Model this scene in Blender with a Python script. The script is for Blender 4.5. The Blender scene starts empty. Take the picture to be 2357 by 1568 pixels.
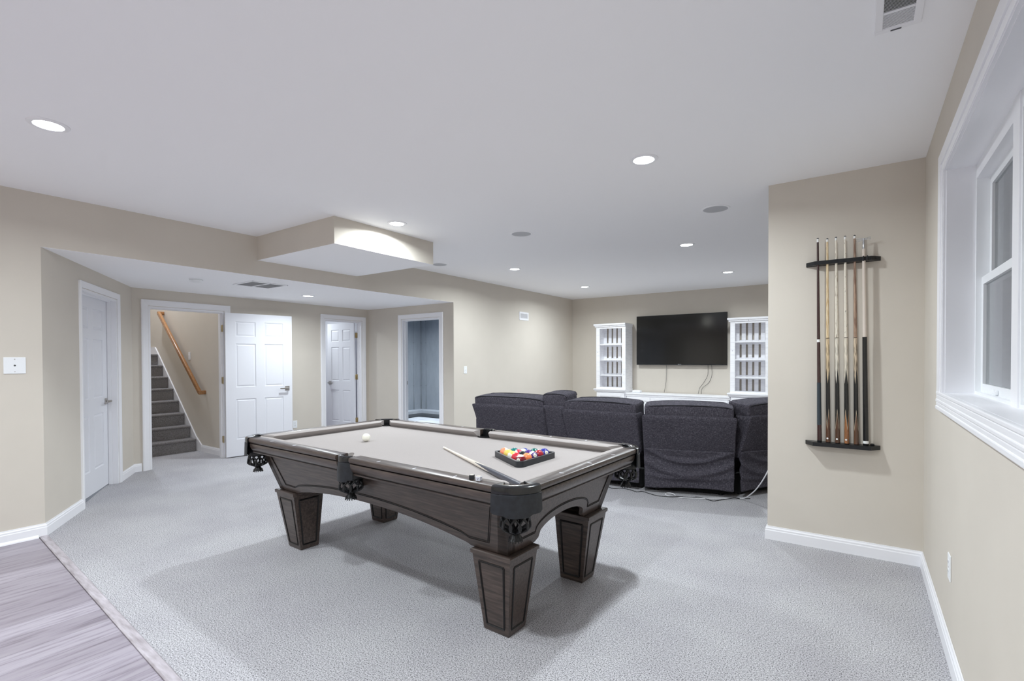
import bpy, bmesh, math, random
from mathutils import Vector, Matrix, noise
random.seed(7)
S = bpy.context.scene
C = S.collection
PI = math.pi
R = math.radians

# ---------------------------------------------------------------- camera, world, exposure
CAMH = 1.37
r_, u_, f_ = (Vector((0.81955555, 0.57298843, -0.00359967)), Vector((-0.00467073, 0.01296231, 0.99990508)),
              Vector((-0.5729807, 0.81946095, -0.01329961)))
cd = bpy.data.cameras.new('camera'); cam = bpy.data.objects.new('camera', cd); C.objects.link(cam)
M = Matrix(((r_.x, u_.x, -f_.x, 0), (r_.y, u_.y, -f_.y, 0), (r_.z, u_.z, -f_.z, CAMH), (0, 0, 0, 1)))
cam.matrix_world = M
cd.sensor_fit = 'HORIZONTAL'; cd.sensor_width = 36.0
cd.lens = 36.0 * 1147.57 / 2357.0
cd.shift_y = (840.594 - 784.0) / 2357.0
cd.clip_start = 0.02; cd.clip_end = 100
S.camera = cam
S.view_settings.view_transform = 'Standard'
S.view_settings.look = 'None'
S.view_settings.gamma = 1.0
S.view_settings.use_curve_mapping = False
S.view_settings.exposure = 0.41
W = bpy.data.worlds.new('world'); S.world = W; W.use_nodes = True
W.node_tree.nodes['Background'].inputs[0].default_value = (0.55, 0.6, 0.7, 1)
W.node_tree.nodes['Background'].inputs[1].default_value = 0.25
LAMP_W = 25.0
S.cycles.max_bounces = 16; S.cycles.diffuse_bounces = 12
S.cycles.sample_clamp_indirect = 6.0
LAMP_COL = (0.88, 0.955, 1.0)

# room numbers (metres)
H, HS = 2.66, 2.248
XL, XR, YT, YP, XP = -5.207, 0.34, 9.773, 4.187, -0.572
YA, YB, XA, YC = 1.084, 5.86, -7.24, 2.318
YBACK, XFAR = -4.2, 2.3

# ---------------------------------------------------------------- helpers
def lin(c):
    return tuple(((v / 255) / 12.92 if v / 255 <= 0.04045 else ((v / 255 + 0.055) / 1.055) ** 2.4) for v in c)

def mat(name, rgb, rough=0.6, metal=0.0, spec=0.5, coat=0.0, emit=None, estr=0.0, trans=0.0, ior=1.45, srgb=True):
    m = bpy.data.materials.new(name); m.use_nodes = True
    b = m.node_tree.nodes['Principled BSDF']
    col = lin(rgb) if srgb else rgb
    b.inputs['Base Color'].default_value = (*col, 1)
    b.inputs['Roughness'].default_value = rough
    b.inputs['Metallic'].default_value = metal
    b.inputs['Specular IOR Level'].default_value = spec
    b.inputs['Coat Weight'].default_value = coat
    b.inputs['Coat Roughness'].default_value = 0.12
    b.inputs['Transmission Weight'].default_value = trans
    b.inputs['IOR'].default_value = ior
    if emit:
        b.inputs['Emission Color'].default_value = (*emit, 1); b.inputs['Emission Strength'].default_value = estr
    return m

def N(m, t, **kw):
    n = m.node_tree.nodes.new(t)
    for k, v in kw.items():
        if k in n.inputs: n.inputs[k].default_value = v
        else: setattr(n, k, v)
    return n

def L(m, a, ao, b, bi):
    m.node_tree.links.new(a.outputs[ao], b.inputs[bi])

def coords(m, scale=(1, 1, 1), rot=(0, 0, 0), kind='Object'):
    tc = N(m, 'ShaderNodeTexCoord'); mp = N(m, 'ShaderNodeMapping')
    mp.inputs['Scale'].default_value = scale; mp.inputs['Rotation'].default_value = rot
    L(m, tc, kind, mp, 'Vector'); return mp

def ramp(m, stops):
    n = N(m, 'ShaderNodeValToRGB'); e = n.color_ramp.elements
    while len(e) < len(stops): e.new(0.5)
    for k, (p, c) in enumerate(stops):
        e[k].position = p; e[k].color = (*lin(c), 1)
    return n

def bsdf(m): return m.node_tree.nodes['Principled BSDF']

def add_bump(m, height_node, out, strength, dist):
    b = N(m, 'ShaderNodeBump'); b.inputs['Strength'].default_value = strength; b.inputs['Distance'].default_value = dist
    L(m, height_node, out, b, 'Height'); L(m, b, 'Normal', bsdf(m), 'Normal'); return b

def noisy(name, rgb_a, rgb_b, scale, rough, bump=0.0, bdist=0.002, vscale=(1, 1, 1), detail=4, lo=.35, hi=.65, spec=.5, coat=0, metal=0):
    m = mat(name, rgb_a, rough, spec=spec, coat=coat, metal=metal)
    mp = coords(m, vscale); n = N(m, 'ShaderNodeTexNoise', Scale=scale, Detail=detail)
    L(m, mp, 'Vector', n, 'Vector')
    r = ramp(m, [(lo, rgb_a), (hi, rgb_b)]); L(m, n, 'Fac', r, 'Fac'); L(m, r, 'Color', bsdf(m), 'Base Color')
    if bump: add_bump(m, n, 'Fac', bump, bdist)
    return m

MT = {}
MT['wall'] = noisy('greige_paint', (209, 202, 191), (211, 204, 193), 3, 0.85, spec=.25)
mm = MT['wall']; mp = coords(mm); nn = N(mm, 'ShaderNodeTexNoise', Scale=260.0, Detail=2); L(mm, mp, 'Vector', nn, 'Vector'); add_bump(mm, nn, 'Fac', .05, .001)
MT['ceil'] = mat('ceiling_paint', (248, 248, 250), 0.9, spec=.2)
MT['white'] = mat('white_trim_paint', (240, 240, 243), 0.38)
MT['doorw'] = mat('white_door_paint', (230, 231, 236), 0.42)
MT['furn'] = noisy('white_distressed_wood', (246, 246, 248), (230, 230, 234), 6, 0.5, vscale=(1, 1, 9), lo=.45, hi=.75)
MT['plastic'] = mat('white_plastic', (238, 240, 242), 0.35)
MT['dark'] = mat('dark_slot', (30, 31, 33), 0.6)
MT['black'] = mat('black_rubber', (20, 21, 23), 0.35)
MT['blackgloss'] = mat('black_casting', (15, 16, 19), 0.14, coat=.5)
MT['blackmatte'] = mat('black_cloth_and_shade', (10, 10, 11), 0.9)
MT['leather'] = noisy('black_leather', (25, 27, 31), (35, 38, 43), 40, 0.42, bump=.25, bdist=.001)
MT['nickel'] = mat('brushed_nickel', (188, 184, 180), 0.38, metal=1)
MT['brass'] = mat('aged_brass', (196, 180, 144), 0.35, metal=1)
MT['chrome'] = mat('polished_chrome', (210, 212, 216), 0.12, metal=1)
MT['lens'] = mat('lamp_lens', (255, 255, 255), 0.5, emit=LAMP_COL, estr=14.0)
MT['grille'] = mat('speaker_mesh_grey', (190, 191, 194), 0.8)
MT['greyslot'] = mat('grille_shadow_grey', (96, 98, 101), 0.8)
MT['pearl'] = mat('pearl_inlay', (225, 226, 232), 0.25)
MT['screen'] = mat('tv_screen_glass', (11, 12, 12), 0.11, spec=.8)
MT['bezel'] = mat('tv_bezel', (16, 16, 18), 0.35)
MT['whitecord'] = mat('white_cord', (225, 225, 228), 0.45)
MT['oak'] = noisy('oak_handrail', (150, 104, 62), (176, 128, 82), 5, 0.3, vscale=(1, 14, 14), coat=.4)

def carpet(name, a, b, c, sc=1.0):
    m = mat(name, b, 1.0, spec=.05)
    mp = coords(m)
    n1 = N(m, 'ShaderNodeTexNoise', Scale=170.0 * sc, Detail=3, Roughness=.75); L(m, mp, 'Vector', n1, 'Vector')
    r = ramp(m, [(.36, a), (.47, b), (.60, c)]); L(m, n1, 'Fac', r, 'Fac')
    n2 = N(m, 'ShaderNodeTexNoise', Scale=2.2, Detail=3); L(m, mp, 'Vector', n2, 'Vector')
    r2 = ramp(m, [(.35, (243, 242, 244)), (.65, (255, 255, 255))]); L(m, n2, 'Fac', r2, 'Fac')
    mx = N(m, 'ShaderNodeMix', data_type='RGBA', blend_type='MULTIPLY'); mx.inputs[0].default_value = 1
    L(m, r, 'Color', mx, 6); L(m, r2, 'Color', mx, 7); L(m, mx, 2, bsdf(m), 'Base Color')
    n3 = N(m, 'ShaderNodeTexNoise', Scale=230.0 * sc, Detail=4, Roughness=.75); L(m, mp, 'Vector', n3, 'Vector')
    add_bump(m, n3, 'Fac', .5, .004)
    return m
MT['carpet'] = carpet('speckled_grey_carpet', (74, 73, 75), (170, 169, 171), (214, 213, 216))
MT['shadedcarpet'] = carpet('shaded_stair_carpet', (96, 93, 92), (138, 135, 134), (165, 163, 163))  # floor carpet again, its colour darkened to stand for the stairwell shade

def planks():
    m = mat('grey_plank_vinyl', (190, 184, 190), 0.38)
    mp = coords(m, rot=(0, 0, R(90)))
    br = N(m, 'ShaderNodeTexBrick'); br.offset = .37
    br.inputs['Color1'].default_value = (*lin((156, 149, 156)), 1); br.inputs['Color2'].default_value = (*lin((180, 174, 181)), 1)
    br.inputs['Mortar'].default_value = (*lin((120, 116, 122)), 1)
    for k, v in (('Scale', 1.0), ('Mortar Size', .0011), ('Brick Width', 1.22), ('Row Height', .18), ('Bias', -.1)): br.inputs[k].default_value = v
    L(m, mp, 'Vector', br, 'Vector')
    mp2 = coords(m, (11, .9, 1)); n = N(m, 'ShaderNodeTexNoise', Scale=3.0, Detail=7, Roughness=.62); L(m, mp2, 'Vector', n, 'Vector')
    r = ramp(m, [(.3, (168, 160, 168)), (.5, (238, 236, 242)), (.7, (255, 255, 255))]); L(m, n, 'Fac', r, 'Fac')
    mx = N(m, 'ShaderNodeMix', data_type='RGBA', blend_type='MULTIPLY'); mx.inputs[0].default_value = .85
    L(m, br, 'Color', mx, 6); L(m, r, 'Color', mx, 7); L(m, mx, 2, bsdf(m), 'Base Color')
    add_bump(m, n, 'Fac', .15, .001)
    return m
MT['planks'] = planks()
MT['strip'] = noisy('grey_wood_strip', (150, 142, 146), (196, 190, 196), 5, .45, vscale=(1.5, 9, 1), detail=6, lo=.3, hi=.7)

def tablewood():
    m = mat('dark_espresso_wood', (72, 62, 58), 0.36, coat=.4, spec=.4)
    mp = coords(m, (2.2, 26, 26)); n = N(m, 'ShaderNodeTexNoise', Scale=3.0, Detail=6, Roughness=.6); L(m, mp, 'Vector', n, 'Vector')
    r = ramp(m, [(.3, (50, 42, 38)), (.5, (69, 58, 53)), (.72, (88, 76, 69))]); L(m, n, 'Fac', r, 'Fac'); L(m, r, 'Color', bsdf(m), 'Base Color')
    bsdf(m).inputs['Coat Roughness'].default_value = .24
    return m
MT['wood'] = tablewood()
MT['glaze'] = mat('dark_glazed_groove', (14, 12, 12), 0.4)
MT['cloth'] = noisy('taupe_table_cloth', (163, 157, 154), (167, 161, 158), 220, 0.95, bump=.08, bdist=.0006, spec=.1)

def sofa_fabric():
    m = mat('charcoal_tweed', (70, 68, 78), 0.92, spec=.15)
    mp = coords(m, (45, 45, 260)); n = N(m, 'ShaderNodeTexNoise', Scale=1.0, Detail=3, Roughness=.7); L(m, mp, 'Vector', n, 'Vector')
    mpb = coords(m, (260, 260, 45)); nb = N(m, 'ShaderNodeTexNoise', Scale=1.0, Detail=2); L(m, mpb, 'Vector', nb, 'Vector')
    ad = N(m, 'ShaderNodeMath', operation='ADD'); L(m, n, 'Fac', ad, 0); L(m, nb, 'Fac', ad, 1)
    hf = N(m, 'ShaderNodeMath', operation='MULTIPLY'); hf.inputs[1].default_value = .5; L(m, ad, 'Value', hf, 0)
    r = ramp(m, [(.36, (51, 49, 56)), (.52, (71, 68, 76)), (.66, (114, 111, 118))]); L(m, hf, 'Value', r, 'Fac'); L(m, r, 'Color', bsdf(m), 'Base Color')
    add_bump(m, hf, 'Value', .3, .002)
    return m
MT['sofa'] = sofa_fabric()
MT['piping'] = mat('sofa_piping', (26, 25, 32), .8)

def concrete():
    m = mat('poured_concrete', (150, 156, 162), .85)
    mp = coords(m, (1, 1, .35)); n = N(m, 'ShaderNodeTexNoise', Scale=2.5, Detail=8, Roughness=.65); L(m, mp, 'Vector', n, 'Vector')
    r = ramp(m, [(.3, (146, 152, 160)), (.55, (164, 170, 178)), (.75, (180, 184, 190))]); L(m, n, 'Fac', r, 'Fac'); L(m, r, 'Color', bsdf(m), 'Base Color')
    add_bump(m, n, 'Fac', .2, .01)
    return m
MT['concrete'] = concrete()
MT['seam'] = mat('dark_concrete_seam', (128, 134, 138), .9)  # darker than the walls, for the seams and the corner line
MT['slab'] = noisy('pale_slab', (196, 202, 212), (222, 226, 234), 3, .5)
MT['liner'] = mat('black_plastic_liner', (22, 24, 28), .3)

def obj(name, bm, m, parent=None, smooth=False, loc=None):
    bmesh.ops.recalc_face_normals(bm, faces=bm.faces[:])
    me = bpy.data.meshes.new(name); bm.to_mesh(me); bm.free()
    for x in (m if isinstance(m, (list, tuple)) else [m]): me.materials.append(x)
    if smooth:
        for p in me.polygons: p.use_smooth = True
        try: me.set_sharp_from_angle(angle=R(38))
        except Exception: pass
    o = bpy.data.objects.new(name, me); C.objects.link(o)
    if loc: o.location = loc
    if parent: o.parent = parent
    return o

def tag(o, label, cat, group=None, kind=None):
    o['label'] = label; o['category'] = cat
    if group: o['group'] = group
    if kind: o['kind'] = kind
    return o

def thing(name, label, cat, loc=(0, 0, 0), rotz=0, group=None, kind=None):
    o = bpy.data.objects.new(name, None); C.objects.link(o); o.empty_display_size = .1
    o.location = loc; o.rotation_euler = (0, 0, rotz)
    return tag(o, label, cat, group, kind)

def struct(name, bm, m, label=None, cat=None, smooth=False):
    o = obj(name, bm, m, smooth=smooth); o['kind'] = 'structure'
    if label: o['label'] = label
    if cat: o['category'] = cat
    return o

def box(bm, x0, x1, y0, y1, z0, z1, mx=None, mi=0):
    v = [bm.verts.new(p) for p in ((x0, y0, z0), (x1, y0, z0), (x1, y1, z0), (x0, y1, z0), (x0, y0, z1), (x1, y0, z1), (x1, y1, z1), (x0, y1, z1))]
    if mx is not None:
        for q in v: q.co = mx @ q.co
    fs = []
    for ix in ((0, 3, 2, 1), (4, 5, 6, 7), (0, 1, 5, 4), (1, 2, 6, 5), (2, 3, 7, 6), (3, 0, 4, 7)):
        f = bm.faces.new([v[i] for i in ix]); f.material_index = mi; fs.append(f)
    return v, fs

def rbox(bm, x0, x1, y0, y1, z0, z1, bev=.004, seg=2, mx=None):
    t = bmesh.new(); box(t, x0, x1, y0, y1, z0, z1)
    bmesh.ops.bevel(t, geom=t.edges[:], offset=min(bev, .49 * min(x1 - x0, y1 - y0, z1 - z0)), segments=seg, profile=.5, affect='EDGES')
    merge(bm, t, mx)

def merge(bm, t, mx=None, mi=None):
    vm = {}
    for v in t.verts: vm[v] = bm.verts.new(mx @ v.co if mx is not None else v.co)
    for f in t.faces:
        try: g = bm.faces.new([vm[v] for v in f.verts]); g.material_index = f.material_index if mi is None else mi
        except ValueError: pass
    t.free()

def bx(x0, x1, y0, y1, z0, z1, bev=0, seg=2):
    bm = bmesh.new()
    if bev: rbox(bm, x0, x1, y0, y1, z0, z1, bev, seg)
    else: box(bm, x0, x1, y0, y1, z0, z1)
    return bm

def prism(bm, pts, z0, z1, mx=None, mi=0):
    """plan polygon extruded in z"""
    a = [bm.verts.new((p[0], p[1], z0)) for p in pts]; b = [bm.verts.new((p[0], p[1], z1)) for p in pts]
    n = len(pts); fs = [bm.faces.new(a[::-1]), bm.faces.new(b)]
    for i in range(n): fs.append(bm.faces.new((a[i], a[(i + 1) % n], b[(i + 1) % n], b[i])))
    for f in fs: f.material_index = mi
    if mx is not None:
        for q in a + b: q.co = mx @ q.co
    return fs

def sweep(bm, prof, path, closed=False, cap=True, up=Vector((0, 0, 1)), mx=None, mi=0):
    """prof: (offset to the left of travel, z) points swept along the plan path [(x,y)], mitred"""
    P = [Vector((p[0], p[1], 0)) for p in path]; n = len(P); rings = []
    for i in range(n):
        if closed: a, b = P[i] - P[i - 1], P[(i + 1) % n] - P[i]
        else: a, b = (P[i] - P[i - 1] if i else P[1] - P[0]), (P[i + 1] - P[i] if i < n - 1 else P[i] - P[i - 1])
        a.normalize(); b.normalize()
        na, nb = Vector((-a.y, a.x, 0)), Vector((-b.y, b.x, 0))
        m = (na + nb); k = m.length
        m = m / k if k > 1e-6 else na
        sc = 1 / max(.3, m.dot(na))
        ring = []
        for (o, z) in prof:
            q = P[i] + m * (o * sc) + Vector((0, 0, z))
            ring.append(bm.verts.new(mx @ q if mx is not None else q))
        rings.append(ring)
    k = len(prof)
    for i in range(n if closed else n - 1):
        A, B = rings[i], rings[(i + 1) % n]
        for j in range(k):
            f = bm.faces.new((A[j], B[j], B[(j + 1) % k], A[(j + 1) % k])); f.material_index = mi
    if not closed and cap:
        for q in (rings[0], rings[-1][::-1]):
            try: bm.faces.new(q).material_index = mi
            except ValueError: pass

def tube(bm, pts, rad, n=8, cap=True, closed=False, flat=None, mi=0):
    """round tube along 3-D points; rad a number or list"""
    P = [Vector(p) for p in pts]; m = len(P); rings = []; prev = None
    for i in range(m):
        if closed: d = P[(i + 1) % m] - P[i - 1]
        else: d = P[min(i + 1, m - 1)] - P[max(i - 1, 0)]
        d.normalize()
        if prev is None:
            ref = Vector((0, 0, 1)) if abs(d.z) < .9 else Vector((1, 0, 0)); a = d.cross(ref).normalized()
        else:
            a = (prev - d * prev.dot(d)); a = a.normalized() if a.length > 1e-6 else d.orthogonal().normalized()
        prev = a; b = d.cross(a); rr = rad[i] if isinstance(rad, (list, tuple)) else rad
        rings.append([bm.verts.new(P[i] + (a * math.cos(2 * PI * k / n) + b * math.sin(2 * PI * k / n)) * rr) for k in range(n)])
    for i in range(m if closed else m - 1):
        A, B = rings[i], rings[(i + 1) % m]
        for k in range(n): bm.faces.new((A[k], A[(k + 1) % n], B[(k + 1) % n], B[k])).material_index = mi
    if cap and not closed:
        bm.faces.new(rings[0][::-1]).material_index = mi; bm.faces.new(rings[-1]).material_index = mi

def lathe(bm, prof, n=32, mx=None, mi=0, cap=True):
    """prof: (radius, z) points turned about z"""
    rings = []
    for (r, z) in prof:
        rings.append([bm.verts.new((r * math.cos(2 * PI * k / n), r * math.sin(2 * PI * k / n), z)) for k in range(n)])
    for A, B in zip(rings, rings[1:]):
        for k in range(n): bm.faces.new((A[k], A[(k + 1) % n], B[(k + 1) % n], B[k])).material_index = mi
    if cap:
        bm.faces.new(rings[0][::-1]).material_index = mi; bm.faces.new(rings[-1]).material_index = mi
    if mx is not None:
        for q in sum(rings, []): q.co = mx @ q.co

def frame_mx(p, xdir, ydir):
    x = Vector(xdir).normalized(); y = Vector(ydir).normalized(); z = x.cross(y)
    m = Matrix(((x.x, y.x, z.x, p[0]), (x.y, y.y, z.y, p[1]), (x.z, y.z, z.z, p[2]), (0, 0, 0, 1))); return m

def smooth_pts(pts, k=6):
    """Catmull-Rom through the points"""
    P = [Vector(p) for p in pts]; P = [P[0] * 2 - P[1]] + P + [P[-1] * 2 - P[-2]]; out = []
    for i in range(1, len(P) - 2):
        for s in range(k):
            t = s / k; a, b, c, d = P[i - 1], P[i], P[i + 1], P[i + 2]
            out.append(.5 * ((2 * b) + (c - a) * t + (2 * a - 5 * b + 4 * c - d) * t * t + (3 * b - a - 3 * c + d) * t ** 3))
    out.append(P[-2]); return out

def cordmesh(pts, rad, k=6, n=6):
    bm = bmesh.new(); tube(bm, smooth_pts(pts, k), rad, n); return bm

# ---------------------------------------------------------------- lamps in the ceiling
def downlight(x, y, z, label, power=1.0, rad=.066, col=LAMP_COL):
    t = thing('ceiling_downlight', label, 'ceiling light', (x, y, z), group='recessed ceiling downlights')
    b = bmesh.new(); lathe(b, [(rad, -.001), (rad, -.007), (rad + .006, -.009), (rad + .024, -.004), (rad + .026, 0.0)], 40, cap=False)
    obj('trim_ring', b, MT['white'], t, True)
    b = bmesh.new(); lathe(b, [(.001, -.004), (rad - .001, -.004), (rad - .001, -.001), (.001, -.001)], 40)
    obj('lens', b, MT['lens'], t)
    ld = bpy.data.lights.new('lamp', 'AREA'); ld.shape = 'DISK'; ld.size = rad * 1.8; ld.energy = LAMP_W * power; ld.color = col; ld.spread = R(164)
    lo = bpy.data.objects.new('lamp', ld); C.objects.link(lo); lo.parent = t; lo.location = (0, 0, -.012)
    return t
for (x, y, z, lb, pw) in (
    (-3.65, .80, H, 'round recessed downlight nearest the camera, alone on the left of the main ceiling', .8),
    (-1.16, 3.16, H, 'large round downlight glowing in the main ceiling above the rack end of the pool table', 1),
    (-3.62, 3.275, H, 'recessed downlight right beside the brightly lit face of the dropped ceiling box', 1),
    (-4.087, 5.92, H, 'downlight over the sofa, just behind the left round ceiling speaker', 1),
    (-4.08, 8.135, H, 'smallest downlight, by the far left ceiling corner of the TV room', 1),
    (-1.63, 5.806, H, 'bright downlight over the sofa, just past the right round ceiling speaker', .8),
    (-1.64, 8.02, H, 'downlight over the TV side of the room, above the right bookcase', 1),
    (-6.27, 4.05, HS, 'downlight in the low alcove ceiling to the right of the two-bay grille', .68),
    (-1.16, .70, H, 'downlight in the main ceiling above the front edge of the carpet, nearest the camera overhead', 1.15),
    (-3.65, -1.3, H, 'unseen downlight added for fill behind the camera over the plank floor, left one', .95),  # this and the next three: unseen lamps added to lift the ambient fill
    (-1.16, -1.3, H, 'unseen downlight added for fill behind the camera over the plank floor, right one', .5),
    (-3.65, -3.2, H, 'unseen downlight added for fill near the rear wall behind the camera, left one', .95),
    (-1.16, -3.2, H, 'unseen downlight added for fill near the rear wall behind the camera, right one', .95),
    (1.2, 7.0, H, 'downlight behind the stub wall over the right end of the TV room', .6),
    (-9.0, 2.95, 4.10, 'downlight high over the stairs', 1.2),
    (-8.2, 5.0, 2.4, 'downlight in the bathroom behind the half open door', .38),
    (-7.6, 7.6, 2.5, 'bare round light of the concrete utility room', 2.1)):
    downlight(x, y, z, lb, pw, col=(.80, .87, 1.0) if z > 4 else LAMP_COL)

# ---------------------------------------------------------------- walls with openings
def wallmesh(L_, z0, z1, th, ops):
    """panel along +x from 0..L_, room face y=0, body to y=+th; ops = [(x0,x1,z0,z1)]"""
    xs = sorted({0, L_, *[o[0] for o in ops], *[o[1] for o in ops]}); zs = sorted({z0, z1, *[o[2] for o in ops], *[o[3] for o in ops]})
    bm = bmesh.new()
    solid = lambda x, z: 0 < x < L_ and z0 < z < z1 and not any(o[0] < x < o[1] and o[2] < z < o[3] for o in ops)
    def quad(*p): bm.faces.new([bm.verts.new(q) for q in p])
    for i in range(len(xs) - 1):
        for j in range(len(zs) - 1):
            a, b, c, d = xs[i], xs[i + 1], zs[j], zs[j + 1]; mx_, mz = (a + b) / 2, (c + d) / 2
            if not solid(mx_, mz): continue
            quad((a, 0, c), (b, 0, c), (b, 0, d), (a, 0, d)); quad((a, th, c), (a, th, d), (b, th, d), (b, th, c))
            for (cx, cz, q) in ((a - 1e-4, mz, ((a, 0, c), (a, 0, d), (a, th, d), (a, th, c))), (b + 1e-4, mz, ((b, 0, c), (b, th, c), (b, th, d), (b, 0, d))),
                                (mx_, c - 1e-4, ((a, 0, c), (a, th, c), (b, th, c), (b, 0, c))), (mx_, d + 1e-4, ((a, 0, d), (b, 0, d), (b, th, d), (a, th, d)))):
                if not solid(cx, cz): quad(*q)
    bmesh.ops.remove_doubles(bm, verts=bm.verts[:], dist=1e-5)
    return bm

def wall(name, p0, p1, z0, z1, th, ops, m, label):
    """room is on the right-hand side when walking p0->p1 ... body on the left"""
    d = Vector((p1[0] - p0[0], p1[1] - p0[1], 0)); L_ = d.length; d.normalize(); nrm = Vector((-d.y, d.x, 0))
    bm = wallmesh(L_, z0, z1, th, ops)
    mx = frame_mx((p0[0], p0[1], 0), d, nrm)
    for v in bm.verts: v.co = mx @ v.co
    return struct(name, bm, m, label, 'wall')

DT = 2.035     # door opening height
# left wall (room on +x side): walk +y, body on -x
wall('wall_left', (XL, YBACK), (XL, YT), 0, H, .12, [(YA - YBACK, YB - YBACK, -1, HS + .0015)], MT['wall'], 'greige left wall with a wide alcove opening under its header')
ang_d = Vector((XA - XL, YC - YA)); ang_len = ang_d.length; ang_d.normalize()
A0 = (XL, YA); A1 = (XA, YC)
AS0, AS1 = .80, 1.81
wall('wall_alcove_angled', (XL, YA), (XA, YC), 0, HS, .12, [(AS0, AS1, -1, DT)], MT['wall'], 'angled greige alcove wall holding the narrow white door')
SY0, SY1 = 2.49, 3.385
BY0, BY1 = 4.965, 5.72
wall('wall_alcove_back', (XA, YC - .15), (XA, YB), 0, HS, .12, [(SY0 - YC + .15, SY1 - YC + .15, -1, DT), (BY0 - YC + .15, BY1 - YC + .15, -1, DT)], MT['wall'], 'greige alcove back wall with the stair doorway and bathroom doorway')
UX0, UX1 = -6.375, -5.50
wall('wall_alcove_right', (XA - .12, YB), (XL - .12, YB), 0, HS, .12, [(UX0 - XA + .12, UX1 - XA + .12, -1, DT)], MT['wall'], 'greige alcove side wall with the doorway to the concrete room')
wall('wall_television', (XL - .12, YT), (XFAR + .12, YT), 0, H, .12, [], MT['wall'], 'greige far wall behind the television')
WZ0, WZ1, WY0, WY1 = 1.19, 2.28, 1.66, 3.21
# right wall: walk -y, body on +x
wall('wall_right', (XR, YP + .14), (XR, YBACK), 0, H, .14, [(YP + .14 - WY1, YP + .14 - WY0, WZ0, WZ1)], MT['wall'], 'greige right wall with the deep white window')
b = bmesh.new(); box(b, XP, XFAR, YP, YP + .14, 0, H)
struct('wall_stub', b, MT['wall'], 'greige stub wall that carries the cue rack', 'wall')
wall('wall_far_right', (XFAR, YT), (XFAR, YP + .14), 0, H, .12, [], MT['wall'], 'greige right wall of the TV room behind the stub wall')
wall('wall_behind', (XR, YBACK), (XL, YBACK), 0, H, .12, [], MT['wall'], 'greige wall behind the camera')
# dropped ceiling box
b = bmesh.new(); box(b, XL, -3.887, 2.775, 4.043, 2.412, H)
for f in b.faces:
    f.material_index = 1 if f.calc_center_median().z < 2.42 else 0
struct('ceiling_box', b, [MT['wall'], MT['ceil']], 'greige dropped box under the main ceiling with a white underside', 'ceiling')
b = bmesh.new(); box(b, XL - .12, XFAR + .12, YBACK - .12, YT + .12, H, H + .12)
struct('ceiling', b, MT['ceil'], 'flat white main ceiling', 'ceiling')
b = bmesh.new(); prism(b, [(XL - .0005, YA + .001), (XL - .0005, YB - .001), (XL - .12, YB - .001), (XL - .12, YB + .12), (XA - .12, YB + .12), (XA - .12, YC - .1), (XA, YC - .1), (XL - .12, YA - .04)], HS, HS + .1)
struct('ceiling_alcove', b, MT['ceil'], 'lower white ceiling of the alcove', 'ceiling')

# ---------------------------------------------------------------- floors
def strip_y(x): return 1.046 + (x + 5.11) * (-.0625)
SX = XR + .14
b = bmesh.new()
prism(b, [(XL, strip_y(XL) + .045), (SX, strip_y(SX) + .045), (SX, YP + .02), (XFAR + .1, YP + .02), (XFAR + .1, YT + .1), (XL - .1, YT + .1), (XL - .1, YB + .1), (XA - .12, YB + .1), (-8.205, YB + .1), (-8.205, YC - .15), (XA, YC - .15)], -.05, 0)
struct('floor', b, MT['carpet'], 'speckled light grey carpet over the whole room', 'floor')
b = bmesh.new(); prism(b, [(XL - .1, YBACK - .1), (SX, YBACK - .1), (SX, strip_y(SX)), (XL - .1, strip_y(XL))], -.05, -.003)
struct('floor_planks', b, MT['planks'], 'pale grey wood plank floor in the lower left corner', 'floor')
b = bmesh.new()
sweep(b, [(0, -.02), (.0, .002), (.006, .007), (.042, .009), (.050, .001), (.050, -.02)], [(XL, strip_y(XL) - .002), (SX, strip_y(SX) - .002)])
struct('trim_threshold', b, MT['strip'], 'grey wood transition strip between the planks and the carpet', 'trim')

# ---------------------------------------------------------------- baseboards
BP = [(-.001, 0), (-.016, 0), (-.016, .068), (-.013, .074), (-.013, .084), (-.008, .092), (-.007, .1), (-.001, .1)]
BP = [(a, z) for a, z in BP][::-1]
def baseboard(name, path, label):
    b = bmesh.new(); sweep(b, BP, path); return struct(name, b, MT['white'], label, 'baseboard')
def angp(s): return (XL + ang_d.x * s, YA + ang_d.y * s)
baseboard('baseboard_left', [(XL, YBACK), (XL, YA), angp(AS0 - .066)], 'white baseboard along the left wall bending onto the angled wall')
baseboard('baseboard_angled', [angp(AS1 + .066), (XA, YC), (XA, SY0 - .092)], 'white baseboard between the narrow door and the stair doorway')
baseboard('baseboard_alcove_back', [(XA, SY1 + .085), (XA, BY0 - .078)], 'white baseboard behind the open white door')
baseboard('baseboard_corner', [(XA, BY1 + .1), (XA, YB), (UX0 - .082, YB)], 'white baseboard in the alcove corner')
baseboard('baseboard_tv_room', [(UX1 + .078, YB), (XL, YB), (XL, YT), (XFAR, YT), (XFAR, YP + .14), (XP, YP + .14), (XP, YP), (XR, YP), (XR, YBACK)], 'white baseboard round the TV room, the stub wall and the right wall')
b = bmesh.new(); sweep(b, [(-.016, .02), (-.019, .017), (-.028, .006), (-.03, -.003), (-.016, -.003)], [(XL, YBACK), (XL, strip_y(XL) - .01)])
struct('trim_shoe', b, MT['white'], 'white shoe moulding over the plank floor', 'trim')

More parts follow.
